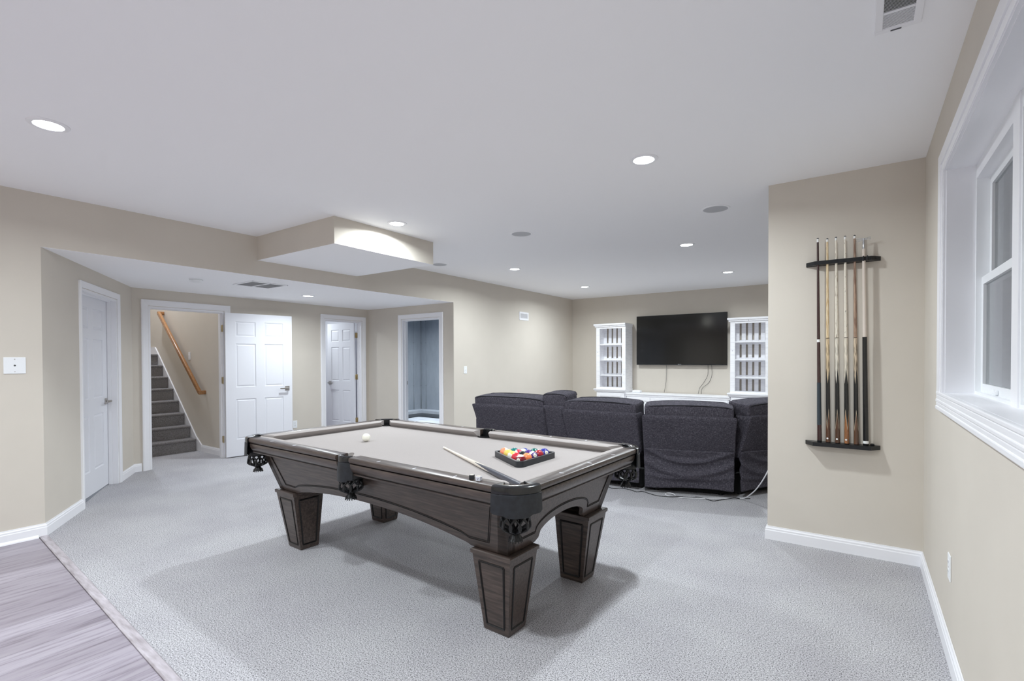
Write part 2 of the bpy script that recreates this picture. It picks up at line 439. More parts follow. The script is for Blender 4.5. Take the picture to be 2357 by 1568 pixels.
# ---------------------------------------------------------------- doors
def casing_bm(w, h, cw, th=.018):
    """in frame x 0..w, z 0..h opening, face at y=0 towards -y"""
    b = bmesh.new()
    prof = [(0, 0), (-.010, 0), (-.013, .012), (-.017, cw * .55), (-.02, cw * .72), (-.02, cw - .006), (-.016, cw), (0, cw)]
    # path in x-z plane: sweep manually with mitres
    pts = [(0, 0), (0, h), (w, h), (w, 0)]
    outs = [(-1, 0), (-1, 1), (1, 1), (1, 0)]
    rings = []
    for (px, pz), (ox, oz) in zip(pts, outs):
        rings.append([b.verts.new((px + ox * (o + .006), y, pz + oz * (o + .006))) for (y, o) in prof])
    for A, B in zip(rings, rings[1:]):
        for j in range(len(prof)): b.faces.new((A[j], B[j], B[(j + 1) % len(prof)], A[(j + 1) % len(prof)]))
    b.faces.new(rings[0]); b.faces.new(rings[-1][::-1])
    return b

def jamb_bm(w, h, th=.12, t=.02):
    b = bmesh.new()
    box(b, -.001, t, -.001, th + .001, 0, h); box(b, w - t, w + .001, -.001, th + .001, 0, h); box(b, t, w - t, -.001, th + .001, h - t, h + .001)
    return b

def stop_bm(w, h, y, t=.02, side=1):
    b = bmesh.new(); a = y; c = y + .032 * side; y0, y1 = min(a, c), max(a, c)
    box(b, t, t + .011, y0, y1, 0, h - t); box(b, w - t - .011, w - t, y0, y1, 0, h - t); box(b, t + .011, w - t - .011, y0, y1, h - t - .011, h - t)
    return b

def leaf_bm(w, h, t=.035):
    """six raised panels; x 0..w, y 0..t, z 0..h"""
    st = .115 * w / .8; mu = .105 * w / .8; pw = (w - 2 * st - mu) / 2
    xs = [0, st, st + pw, st + pw + mu, w - st, w]
    k = h / 2.0
    zs = [0, .235 * k, .80 * k, .965 * k, 1.575 * k, 1.675 * k, 1.885 * k, h]
    b = bmesh.new()
    for yy, flip in ((0, False), (t, True)):
        g = [[b.verts.new((x, yy, z)) for z in zs] for x in xs]; pan = []
        for i in range(5):
            for j in range(7):
                q = [g[i][j], g[i + 1][j], g[i + 1][j + 1], g[i][j + 1]]
                f = b.faces.new(q[::-1] if flip else q)
                if i in (1, 3) and j in (1, 3, 5): pan.append(f)
        b.normal_update()
        for th_, dp in ((.009, -.009), (.010, -.001), (.022, .007)):
            bmesh.ops.inset_individual(b, faces=pan, thickness=th_, depth=dp)
    bm2 = b
    # rim
    for (x0, x1, z0, z1) in ((0, 0, 0, h), (w, w, 0, h), (0, w, 0, 0), (0, w, h, h)):
        if x0 == x1: q = [(x0, 0, z0), (x0, t, z0), (x0, t, z1), (x0, 0, z1)]
        else: q = [(x0, 0, z0), (x1, 0, z0), (x1, t, z0), (x0, t, z0)]
        b.faces.new([b.verts.new(p) for p in q])
    bmesh.ops.remove_doubles(b, verts=b.verts[:], dist=1e-5)
    return b

def handle_bm(side=-1, d=-1):
    """square rose and flat lever; at origin, face y=0, projecting to side*y, lever towards d*x"""
    b = bmesh.new(); y = lambda a, c: (min(a * side, c * side), max(a * side, c * side))
    rbox(b, -.032, .032, *y(0, .009), -.032, .032, .002)
    rbox(b, -.010, .010, *y(.008, .05), -.010, .010, .002)
    x0, x1 = (-.118, .012) if d < 0 else (-.012, .118)
    rbox(b, x0, x1, *y(.042, .054), -.011, .011, .0025)
    return b

def hinge_bm(side=-1):
    b = bmesh.new()
    tube(b, [(0, side * .006, -.045), (0, side * .006, .045)], .0065, 10)
    tube(b, [(0, side * .006, -.051), (0, side * .006, .051)], .004, 8)
    y0, y1 = (0, .034) if side < 0 else (-.03, .004)
    rbox(b, -.0025, .0015, y0, y1, -.045, .045, .001)
    if side > 0: rbox(b, -.030, -.002, .001, .004, -.045, .045, .001)
    return b

# narrow door on the angled wall, set back in its jamb (opens away)
mxA = frame_mx((*angp(AS0), 0), (ang_d.x, ang_d.y, 0), (-ang_d.y, ang_d.x, 0))
d1 = thing('door_1', 'closed narrow-looking white panel door on the angled alcove wall', 'door', (0, 0, 0), kind='structure'); d1.matrix_world = mxA
w1 = AS1 - AS0
obj('casing', casing_bm(w1, DT, .06), MT['white'], d1); obj('jamb', jamb_bm(w1, DT), MT['white'], d1)
obj('door_stop', stop_bm(w1, DT, .082, side=-1), MT['white'], d1)
lf = obj('door_leaf', leaf_bm(w1 - .046, DT - .04), MT['doorw'], d1, loc=(.023, .084, .012))
obj('door_handle', handle_bm(-1, -1), MT['nickel'], lf, loc=(w1 - .046 - .066, 0, .91))

# stair doorway, leaf swung open into the alcove
mxS = frame_mx((XA, SY0, 0), (0, 1, 0), (-1, 0, 0))
d2 = thing('door_2', 'wide open white six panel door beside the stair doorway', 'door', kind='structure'); d2.matrix_world = mxS
w2 = SY1 - SY0
obj('casing', casing_bm(w2, DT, .075), MT['white'], d2); obj('jamb', jamb_bm(w2, DT), MT['white'], d2)
obj('door_stop', stop_bm(w2, DT, .04, side=1), MT['white'], d2)
for z in (.26, 1.08, 1.80): obj('hinge', hinge_bm(-1), MT['brass'], d2, True, loc=(w2 - .021, 0.0, z))
lf = obj('door_leaf', leaf_bm(.91, DT - .03, .035), MT['doorw'], d2, loc=(w2 - .012, -.060, .012))
# leaf local x runs from hinge to latch; direction measured from the photograph (world (.17,.985))
lf.rotation_euler = (0, 0, -R(8.5))
obj('door_handle', handle_bm(-1, -1), MT['nickel'], lf, loc=(.90 - .066, 0, .925))
obj('door_handle', handle_bm(1, -1), MT['nickel'], lf, loc=(.90 - .066, .035, .925))

# bathroom doorway, leaf half open away
mxB = frame_mx((XA, BY0, 0), (0, 1, 0), (-1, 0, 0))
d3 = thing('door_3', 'half open white six panel door swinging back into the small bathroom', 'door', kind='structure'); d3.matrix_world = mxB
w3 = BY1 - BY0
obj('casing', casing_bm(w3, DT, .068), MT['white'], d3); obj('jamb', jamb_bm(w3, DT), MT['white'], d3)
obj('door_stop', stop_bm(w3, DT, .05, side=1), MT['white'], d3)
for z in (.28, 1.05, 1.79): obj('hinge', hinge_bm(1), MT['brass'], d3, True, loc=(w3 - .026, .118, z))
lf = obj('door_leaf', leaf_bm(.665, DT - .035, .035), MT['doorw'], d3, loc=(w3 - .044, .126, .012))
lf.rotation_euler = (0, 0, R(96.4))
obj('door_handle', handle_bm(1, -1), MT['nickel'], lf, loc=(.665 - .06, .035, .925))
obj('door_handle', handle_bm(-1, -1), MT['nickel'], lf, loc=(.665 - .06, 0, .925))

# utility doorway, no leaf in view
mxU = frame_mx((UX0, YB, 0), (1, 0, 0), (0, 1, 0))
d4 = thing('door_4', 'white cased doorway open to the dark concrete room', 'doorway', kind='structure'); d4.matrix_world = mxU
w4 = UX1 - UX0
obj('casing', casing_bm(w4, DT, .07), MT['white'], d4); obj('jamb', jamb_bm(w4, DT), MT['white'], d4)
obj('door_stop', stop_bm(w4, DT, .05, side=1), MT['white'], d4)
obj('strike_plate', bx(.0195, .0225, .086, .112, .93, .99), MT['nickel'], d4)

# ---------------------------------------------------------------- rooms behind the doorways
YSW = 3.43
x1, dx, rz = -8.19, .195, .183
stw = thing('staircase', 'flight of grey carpeted steps, shade put into their colour, rising behind the open doorway', 'stairs')
nst = 8
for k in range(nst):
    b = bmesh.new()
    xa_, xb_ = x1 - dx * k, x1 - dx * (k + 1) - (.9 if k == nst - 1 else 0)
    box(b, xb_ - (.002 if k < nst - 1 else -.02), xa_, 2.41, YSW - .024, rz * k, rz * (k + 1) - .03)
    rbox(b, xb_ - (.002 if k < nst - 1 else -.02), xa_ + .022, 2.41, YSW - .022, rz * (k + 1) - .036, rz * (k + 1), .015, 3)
    obj('step', b, MT['shadedcarpet'], stw, True)
XE = x1 - dx * nst - .9
# skirt board along the right stair wall
b = bmesh.new(); sl = rz / dx
pr = [(x1 + .16, 0), (x1 + .16, .10), (x1 - .02, .215), (x1 - dx * (nst - 1) - .02, .215 + rz * (nst - 1)), (x1 - dx * (nst - 1) - .12, rz * nst + .115), (XE + .02, rz * nst + .115), (XE + .02, rz * nst - .2), (x1 - dx * (nst - 1), rz * (nst - 1) - .2), (x1 - dx, 0)]
v0 = [b.verts.new((p[0], YSW - .0015, p[1])) for p in pr]; v1 = [b.verts.new((p[0], YSW - .018, p[1])) for p in pr]
b.faces.new(v0); b.faces.new(v1[::-1])
for i in range(len(pr)): b.faces.new((v0[i], v0[(i + 1) % len(pr)], v1[(i + 1) % len(pr)], v1[i]))
obj('skirt_board', b, MT['white'], stw)
baseboard('baseboard_stairs', [(x1 + .16, YSW), (XA - .12, YSW)][::1], 'white baseboard on the stair wall at the foot of the stairs')
b = bmesh.new(); box(b, XE, XE + .016, 2.40, YSW, rz * nst, rz * nst + .11); struct('trim_landing', b, MT['white'], 'white baseboard above the top visible step', 'trim')
b = bmesh.new(); box(b, XE - .1, XA - .12, YSW, YSW + .1, 0, 4.2); struct('wall_stair_right', b, MT['wall'], 'wall with the handrail beside the stairs', 'wall')
b = bmesh.new(); box(b, XE - .1, XA - .12, 2.30, 2.40, 0, 4.2); struct('wall_stair_left', b, MT['wall'], 'left wall of the stairwell', 'wall')
b = bmesh.new(); box(b, XE - .1, XE, 2.3, YSW + .1, 0, 4.2); struct('wall_stair_end', b, MT['wall'], 'wall at the top of the stairs', 'wall')
b = bmesh.new(); box(b, XE - .1, XA - .12, 2.3, YSW + .1, 4.11, 4.2); struct('ceiling_stairs', b, MT['ceil'], 'ceiling over the stairs', 'ceiling')
b = bmesh.new(); box(b, XA - .125, XA - .02, 2.3, YSW + .1, HS + .1, 4.2); struct('wall_stair_front', b, MT['wall'], 'wall over the stair doorway seen from the stairs', 'wall')
hr = thing('handrail', 'slanting oak handrail fixed to the stair wall', 'handrail')
b = bmesh.new()
p0, p1 = Vector((-7.92, YSW - .075, .885)), Vector((-9.33, YSW - .075, 2.125))
dr = (p1 - p0).normalized(); upv = Vector((0, -1, 0)).cross(dr).normalized()
if upv.z < 0: upv = -upv
mx = Matrix.Translation(p0) @ Matrix(((dr.x, 0, upv.x, 0), (dr.y, 1, upv.y, 0), (dr.z, 0, upv.z, 0), (0, 0, 0, 1)))
rbox(b, 0, (p1 - p0).length, -.022, .022, -.03, .03, .012, 3, mx)
obj('rail', b, MT['oak'], hr, True)
b = bmesh.new(); rbox(b, p0.x - .015, p0.x + .03, p0.y - .02, YSW, p0.z - .028, p0.z + .03, .01, 3); obj('rail_return', b, MT['oak'], hr, True)
b = bmesh.new(); rbox(b, p1.x - .03, p1.x + .015, p1.y - .02, YSW, p1.z - .03, p1.z + .028, .01, 3); obj('rail_return', b, MT['oak'], hr, True)
for s in (.25, .75):
    q = p0.lerp(p1, s); b = bmesh.new(); tube(b, [(q.x, YSW, q.z - .09), (q.x, YSW - .05, q.z - .08), (q.x, YSW - .075, q.z - .03)], .006, 8); obj('bracket', b, MT['nickel'], hr, True)

# bathroom shell
b = bmesh.new(); box(b, -9.3, -9.2, 3.6, YB + .1, 0, 2.42); struct('wall_bath_back', b, MT['doorw'], 'white far wall of the bathroom', 'wall')
b = bmesh.new(); box(b, -9.3, XA - .12, 3.53, 3.62, 0, 2.42); struct('wall_bath_left', b, MT['doorw'], 'white left wall of the bathroom', 'wall')
b = bmesh.new(); box(b, -9.3, XA - .12, YB, YB + .1, 0, 2.42); struct('wall_bath_right', b, MT['doorw'], 'white right wall of the bathroom', 'wall')
b = bmesh.new(); box(b, -9.3, XA - .12, 3.53, YB + .1, 2.405, 2.5); struct('ceiling_bath', b, MT['ceil'], 'bathroom ceiling', 'ceiling')
b = bmesh.new(); box(b, -9.3, XA - .1, 3.53, YB + .1, -.06, .001); struct('floor_bath', b, MT['planks'], 'bathroom floor', 'floor')
# utility room
UXL, UYB = -9.35, 9.25
b = bmesh.new(); box(b, UXL - .1, XL - .12, UYB, UYB + .1, -.1, 2.7); struct('wall_concrete_back', b, MT['concrete'], 'grey poured concrete wall seen through the cased doorway, right of the corner', 'wall')
b = bmesh.new(); box(b, UXL - .1, UXL, YB + .1, UYB + .1, -.1, 2.7); struct('wall_concrete_left', b, MT['concrete'], 'grey poured concrete wall seen through the cased doorway, left of the corner', 'wall')
b = bmesh.new(); box(b, UXL - .1, XA, YB + .1, YB + .16, 0, 2.7); struct('wall_utility_front', b, MT['concrete'], 'near wall of the concrete room', 'wall')
b = bmesh.new(); box(b, UXL - .1, XL - .12, YB + .12, UYB + .1, 2.505, 2.7); struct('ceiling_utility', b, MT['concrete'], 'ceiling of the concrete room', 'ceiling')
b = bmesh.new(); box(b, XL - .16, XL - .125, YB + .12, UYB + .1, 0, 2.7); box(b, XA - .12, XL - .12, YB + .121, YB + .14, HS, 2.7); struct('wall_utility_right', b, MT['concrete'], 'right wall of the concrete room', 'wall')
b = bmesh.new(); box(b, UXL - .1, XL - .12, YB + .1, UYB + .1, -.08, -.001); struct('floor_utility', b, MT['slab'], 'pale slab floor of the concrete room', 'floor')
b = bmesh.new(); box(b, UXL, XL - .17, UYB - .32, UYB, -.01, .075); box(b, UXL, UXL + .32, YB + .17, UYB - .32, -.01, .075)
struct('trim_footing', b, MT['slab'], 'pale concrete footing ledge along the concrete walls', 'trim')
b = bmesh.new(); prism(b, [(UXL + .33, YB + .2), (UXL + .8, YB + .2), (UXL + .8, UYB - .86), (XL - .2, UYB - .86), (XL - .2, UYB - .33), (UXL + .33, UYB - .33)], 0, .012)
struct('trim_liner', b, MT['liner'], 'black plastic liner strip on the floor along the footing', 'trim')
for (sx, sy, ax) in ((UXL + .012, UYB - .012, 0), (UXL + .18, UYB, 1), (UXL, UYB - .26, 2)):
    b = bmesh.new()
    for i in range(5): tube(b, [(sx, sy, .55 * i + .12), (sx, sy, .55 * i + .14)], .010, 8)
    tube(b, [(sx, sy, .08), (sx, sy, .3), (sx, sy, .5), (sx, sy, 2.5)], [.018, .012, .004, .003], 8)
    struct('trim_form_seam', b, MT['seam'], 'dark form seam on the concrete wall', 'trim')

# ---------------------------------------------------------------- window
w = thing('window_1', 'deep white framed double hung window in the right wall', 'window', (XR, 0, 0), kind='structure')
# frame: local x outward (into wall), y world y, z
def rect_frame(b, y0, y1, z0, z1, wd, x0, x1, wt=None, wb=None):
    wt = wt or wd; wb = wb or wd
    box(b, x0, x1, y0, y0 + wd, z0, z1); box(b, x0, x1, y1 - wd, y1, z0, z1); box(b, x0, x1, y0 + wd, y1 - wd, z0, z0 + wb); box(b, x0, x1, y0 + wd, y1 - wd, z1 - wt, z1)
b = bmesh.new()
def bandring(b, y0, y1, z0, z1, wy, wz0, wz1, x0, x1):
    """mitred picture-frame ring"""
    o = [(y0 - wy, z0 - wz0), (y1 + wy, z0 - wz0), (y1 + wy, z1 + wz1), (y0 - wy, z1 + wz1)]; i = [(y0, z0), (y1, z0), (y1, z1), (y0, z1)]
    vo = [[b.verts.new((x, p[0], p[1])) for p in o] for x in (x0, x1)]; vi = [[b.verts.new((x, p[0], p[1])) for p in i] for x in (x0, x1)]
    for k in range(4):
        j = (k + 1) % 4
        b.faces.new((vo[0][k], vo[0][j], vi[0][j], vi[0][k])); b.faces.new((vo[1][k], vi[1][k], vi[1][j], vo[1][j]))
        b.faces.new((vo[0][k], vo[1][k], vo[1][j], vo[0][j])); b.faces.new((vi[0][k], vi[0][j], vi[1][j], vi[1][k]))
bandring(b, WY0, WY1, WZ0, WZ1, .16, .07, .11, -.012, 0)
bandring(b, WY0 - .07, WY1 + .07, WZ0 - .03, WZ1 + .05, .09, .04, .06, -.018, -.012)
bandring(b, WY0 - .004, WY1 + .004, WZ0 - .004, WZ1 + .004, .028, .016, .02, -.016, -.012)
obj('window_casing', b, MT['white'], w)
b = bmesh.new(); box(b, -.001, .13, WY0, WY1, WZ0 - .001, WZ0 + .004); box(b, -.001, .13, WY0, WY1, WZ1 - .004, WZ1 + .001)
box(b, -.001, .13, WY0 - .001, WY0 + .004, WZ0, WZ1); box(b, -.001, .13, WY1 - .004, WY1 + .001, WZ0, WZ1); obj('window_reveal', b, MT['white'], w)
b = bmesh.new()
for (px_, z0_, z1_, e_) in ((.0205, -.012, .0045, .160), (.0188, -.034, -.012, .1603), (.0215, -.050, -.034, .1606), (.0195, -.068, -.050, .1609), (.0225, -.088, -.068, .1612)):
    rbox(b, -px_, .0, WY0 - e_, WY1 + e_, WZ0 + z0_, WZ0 + z1_, .004)
obj('window_sill', b, MT['white'], w)
glass = mat('window_glass', (235, 240, 242), 0.02, trans=1.0, ior=1.45)
screen = mat('insect_screen', (120, 124, 128), .8)
mid = (WY0 + WY1) / 2
for (ya, yb) in ((mid + .045, WY1), (WY0, mid - .045)):
    zr = 1.725
    b = bmesh.new(); rect_frame(b, ya, yb, WZ0, WZ1, .018, .105, .20); obj('window_frame', b, MT['plastic'], w)
    b = bmesh.new(); rect_frame(b, ya + .018, yb - .018, WZ0 + .01, zr + .018, .042, .125, .150, wb=.045, wt=.036); sb = obj('lower_sash', b, MT['plastic'], w)
    obj('glass_pane', bx(.136, .140, ya + .055, yb - .055, WZ0 + .05, zr - .015), glass, sb)
    b = bmesh.new(); rbox(b, .112, .126, (ya + yb) / 2 - .03, (ya + yb) / 2 + .03, WZ0 + .022, WZ0 + .042, .006); obj('sash_lift', b, MT['plastic'], sb)
    b = bmesh.new(); rect_frame(b, ya + .018, yb - .018, zr - .018, WZ1 - .07, .042, .152, .176, wb=.034); sb = obj('upper_sash', b, MT['plastic'], w)
    obj('glass_pane', bx(.162, .166, ya + .055, yb - .055, zr + .015, WZ1 - .11), glass, sb)
    box_ = bmesh.new(); box(box_, .105, .19, ya + .018, yb - .018, WZ1 - .07, WZ1 - .018); obj('head_track', box_, MT['white'], w)
b = bmesh.new(); box(b, .10, .2, mid - .045, mid + .045, WZ0, WZ1); obj('mullion', b, MT['white'], w)
# corrugated steel window well outside
b = bmesh.new(); n_ = 60; pa, pb = [], []
for i in range(n_ + 1):
    a = PI * i / n_; cx, cy = XR + .16, mid; q = (cx + math.sin(a) * .75, cy - math.cos(a) * 1.25)
    pa.append(b.verts.new((q[0], q[1], .7))); pb.append(b.verts.new((q[0], q[1], 2.95)))
b.free()
b = bmesh.new(); zs_ = [.75 + .0175 * k for k in range(126)]; rings = []
for k, z in enumerate(zs_):
    o = .015 * math.sin(k * PI / 3)
    rings.append([b.verts.new((XR + .16 + math.sin(PI * i / 40) * (.8 + o), mid - math.cos(PI * i / 40) * (1.3 + o), z)) for i in range(41)])
for Aa, Bb in zip(rings, rings[1:]):
    for i in range(40): b.faces.new((Aa[i], Aa[i + 1], Bb[i + 1], Bb[i]))
bmesh.ops.solidify(b, geom=b.faces[:], thickness=.003)
tag(obj('window_well', b, mat('galvanised_steel', (150, 156, 165), .45, metal=.7), smooth=True), 'corrugated steel window well outside the window glass', 'window well')
b = bmesh.new(); prism(b, [(XR + .15, mid - 1.3)] + [(XR + .16 + math.sin(PI * i / 20) * .8, mid - math.cos(PI * i / 20) * 1.3) for i in range(21)], .6, .75)
struct('ground_well', b, mat('well_gravel', (120, 118, 115), .9), 'gravel bed of the window well', 'ground')

# ---------------------------------------------------------------- pool table
TC, TA = (-2.4013, 2.446), -0.0366
TL_, TW, INS, ZT, ZB = 2.52, 1.355, .148, .813, .762
pt = thing('pool_table', 'dark espresso wood pool table with taupe cloth and black net pockets', 'pool table', (TC[0], TC[1], 0), TA)
hx, hy = TL_ / 2, TW / 2
NI = .137            # outer edge to cushion nose
PR = .062            # pocket hole radius
# bed with pocket cut-outs
def bedpts():
    nx, ny = hx - .06, hy - .06; out = []
    def arc(cx, cy, r, a0, a1, n=10): return [(cx + r * math.cos(R(a0 + (a1 - a0) * i / n)), cy + r * math.sin(R(a0 + (a1 - a0) * i / n))) for i in range(n + 1)]
    c = .035
    pcx, pcy = hx - .093, hy - .093
    sy = hy - .085
    out += arc(-pcx, -pcy, PR, 150, -60)         # lower left corner (hole bites into the bed)
    out += [(-.2, -ny)] + arc(0, -sy - .01, PR, 180, 0) + [(.2, -ny)]
    out += arc(pcx, -pcy, PR, 240, 30)
    out += arc(pcx, pcy, PR, -30, -240)
    out += [(.2, ny)] + arc(0, sy + .01, PR, 0, -180) + [(-.2, ny)]
    out += arc(-pcx, pcy, PR, 60, -150)
    return out
b = bmesh.new(); pts = bedpts(); va = [b.verts.new((x, y, ZB)) for x, y in pts]; vb = [b.verts.new((x, y, ZB - .03)) for x, y in pts]
f = b.faces.new(va); g = b.faces.new(vb[::-1])
for i in range(len(pts)): b.faces.new((va[i], vb[i], vb[(i + 1) % len(pts)], va[(i + 1) % len(pts)]))
bmesh.ops.triangulate(b, faces=[f, g])
bed = obj('bed_cloth', b, MT['cloth'], pt)
# rails: profile (inward offset, z), swept along straight runs
RP = [(.085, ZT - .045), (.085, ZT - .001), (.082, ZT), (.008, ZT), (.002, ZT - .004), (0, ZT - .012), (.001, ZT - .022), (.008, ZT - .031), (.014, ZT - .034), (.010, ZT - .038),
      (.009, ZT - .046), (.012, ZT - .062), (.020, ZT - .078), (.030, ZT - .090), (.036, ZT - .094), (.032, ZT - .098), (.034, ZT - .106), (.05, ZT - .108), (.085, ZT - .108)]
def runs():
    g = .064
    return [((-hx + INS, -hy), (-g, -hy)), ((g, -hy), (hx - INS, -hy)), ((hx, -hy + INS), (hx, hy - INS)), ((hx - INS, hy), (g, hy)), ((-g, hy), (-hx + INS, hy)), ((-hx, hy - INS), (-hx, -hy + INS))]
def corner_ends(i):   # which ends of run i meet a side pocket
    return {0: (0, 1), 1: (1, 0), 2: (0, 0), 3: (0, 1), 4: (1, 0), 5: (0, 0)}[i]
def sightpos(i):
    sp = .2845
    if i in (0, 1, 3, 4): return [sp * k * (-1 if i in (0, 4) else 1) for k in (1, 2, 3)]
    return [-sp, 0, sp]
for i, (p, q) in enumerate(runs()):
    d = Vector((q[0] - p[0], q[1] - p[1], 0)); Ln = d.length; d.normalize(); nrm = Vector((-d.y, d.x, 0))
    b = bmesh.new(); sweep(b, RP, [p, q])
    # soften long edges a little through the profile itself
    rl = obj('rail', b, MT['wood'], pt, True)
    b = bmesh.new(); sweep(b, [(.0085, ZT - .0365), (.0145, ZT - .0335), (.0145, ZT - .0385)], [(p[0] + d.x * .001, p[1] + d.y * .001), (q[0] - d.x * .001, q[1] - d.y * .001)])
    obj('rail_groove', b, MT['glaze'], rl)
    b = bmesh.new(); sweep(b, [(.0305, ZT - .0915), (.0375, ZT - .0925), (.0345, ZT - .0965)], [(p[0] + d.x * .001, p[1] + d.y * .001), (q[0] - d.x * .001, q[1] - d.y * .001)])
    obj('rail_groove', b, MT['glaze'], rl)
    for s in sightpos(i):
        along_x = i in (0, 1, 3, 4)
        cx = s if along_x else (p[0] + nrm.x * .036); cy = (p[1] + nrm.y * .036) if along_x else s
        b = bmesh.new(); n_ = 16
        ring = [(cx + (.0042 if along_x else .0135) * math.cos(2 * PI * k / n_), cy + (.0135 if along_x else .0042) * math.sin(2 * PI * k / n_)) for k in range(n_)]
        prism(b, ring, ZT - .001, ZT + .0006); obj('sight_inlay', b, MT['pearl'], rl)
    # cushion: cloth covered rubber, mitred to the pockets
    e0, e1 = corner_ends(i)
    c0 = (.022 if e0 else .016) ; b = bmesh.new()
    prof = [(.085, ZT - .001), (.092, ZT + .001), (NI - .016, ZT - .003), (NI - .004, ZT - .007), (NI, ZT - .011), (NI - .003, ZT - .015), (NI - .034, ZB + .002), (.085, ZB + .001)]
    def cut(o, side):     # how far the end is pulled back at inward offset o
        t = (o - .085) / (NI - .085)
        return (-.012 + .022 * t) if side else (-.028 + .078 * t)
    r0, r1 = [], []
    for (o, z) in prof:
        a = Vector((p[0], p[1], 0)) + nrm * o + d * cut(o, e0); c = Vector((q[0], q[1], 0)) + nrm * o - d * cut(o, e1)
        r0.append(b.verts.new((a.x, a.y, z))); r1.append(b.verts.new((c.x, c.y, z)))
    for j in range(len(prof)): b.faces.new((r0[j], r1[j], r1[(j + 1) % len(prof)], r0[(j + 1) % len(prof)]))
    b.faces.new(r0[::-1]); b.faces.new(r1)
    obj('cushion', b, MT['cloth'], rl)
# pockets
IRP = lambda ro, ri: [(ri, ZT - .006), (ri, ZT - .001), (ri + .005, ZT + .0025), ((ri + ro) / 2, ZT + .005), (ro - .010, ZT + .004), (ro - .002, ZT - .001), (ro, ZT - .008), (ro, ZT - .030), (ro - .006, ZT - .034), (ro - .012, ZT - .034), (ro - .012, ZT - .008)]
def arcsweep(b, prof, cx, cy, a0, a1, n=20, fn=None):
    rings = []
    for i in range(n + 1):
        a = R(a0 + (a1 - a0) * i / n); ring = []
        for (r, z) in prof:
            rr, zz = (r, z) if fn is None else fn(r, z, i / n)
            ring.append(b.verts.new((cx + rr * math.cos(a), cy + rr * math.sin(a), zz)))
        rings.append(ring)
    for A, B in zip(rings, rings[1:]):
        for j in range(len(prof)): b.faces.new((A[j], B[j], B[(j + 1) % len(prof)], A[(j + 1) % len(prof)]))
    b.faces.new(rings[0][::-1]); b.faces.new(rings[-1])
def netmesh(b, cx, cy, z0, rt, rm, z1):
    """black plastic lattice cup with a tassel collar"""
    def prof(t):   # t 0 top .. 1 bottom
        z = z0 + (z1 - z0) * t
        r = rt + (rm - rt) * math.sin(min(t, .72) / .72 * PI / 2) if t < .72 else rm + (.020 - rm) * ((t - .72) / .28) ** 1.3
        return r, z
    n = 10
    for sgn in (1, -1):
        for k in range(n):
            pts = []
            for s in range(11):
                t = s / 10; r, z = prof(t); a = 2 * PI * k / n + sgn * (.9 * math.sin(t * PI * 1.0) * .55 + t * .35)
                pts.append((cx + r * math.cos(a), cy + r * math.sin(a), z))
            tube(b, pts, .0058, 6)
    lathe(b, [(rt + .003, z0), (rt + .004, z0 - .01), (rt - .003, z0 - .01), (rt - .003, z0)], 24, Matrix.Translation((cx, cy, 0)), cap=False)
    lathe(b, [(.021, z1 + .004), (.017, z1 - .006), (.024, z1 - .018), (.033, z1 - .034), (.026, z1 - .032), (.010, z1 - .010)], 18, Matrix.Translation((cx, cy, 0)))
    for k in range(14):
        a = 2 * PI * k / 14; tube(b, [(cx + .026 * math.cos(a), cy + .026 * math.sin(a), z1 - .022), (cx + .032 * math.cos(a), cy + .032 * math.sin(a), z1 - .042)], .0035, 4)
for (sx, sy) in ((1, -1), (1, 1), (-1, 1), (-1, -1)):
    cx, cy = sx * (hx - INS), sy * (hy - INS); am = math.degrees(math.atan2(sy, sx))
    ro = INS + .008
    b = bmesh.new(); arcsweep(b, IRP(ro, INS - .048), cx, cy, am - 45.5, am + 45.5, 30, lambda r, z, t: (r - (.040 * min(1, max(0, (abs(2 * t - 1) - .70) / .25)) if r < ro - .03 else 0), z))
    pk = obj('pocket', b, MT['blackgloss'], pt, True)
    b = bmesh.new()
    def fl(r, z, t):
        k = abs(2 * t - 1)
        if z < ZT - .1: z = z + .012 * min(1, max(0, (k - .34) / .2)) + .010 * max(0, (k - .9) / .1); r = r + .003
        return r, z
    arcsweep(b, [(ro - .001, ZT - .032), (ro + .002, ZT - .034), (ro + .004, ZT - .075), (ro + .002, ZT - .132), (ro - .002, ZT - .132), (ro, ZT - .075), (ro - .005, ZT - .034)], cx, cy, am - 46, am + 46, 26, fl)
    obj('leather_skirt', b, MT['leather'], pk, True)
    b = bmesh.new(); hc = (sx * (hx - .093), sy * (hy - .093))
    lathe(b, [(PR + .004, ZB + .012), (PR + .006, ZB - .08), (PR - .004, ZB - .085), (PR - .001, ZB + .006)], 28, Matrix.Translation((hc[0], hc[1], 0)), cap=False)
    # inner wall behind the casting
    arcsweep(b, [(INS - .048, ZT - .002), (INS - .04, ZT - .002), (INS - .04, ZB - .06), (INS - .048, ZB - .06)], cx, cy, am - 44, am + 44, 18)
    obj('pocket_liner', b, MT['black'], pk, True)
    b = bmesh.new(); netmesh(b, hc[0], hc[1], ZB - .078, .054, .067, ZB - .165); obj('net', b, MT['black'], pk, True)
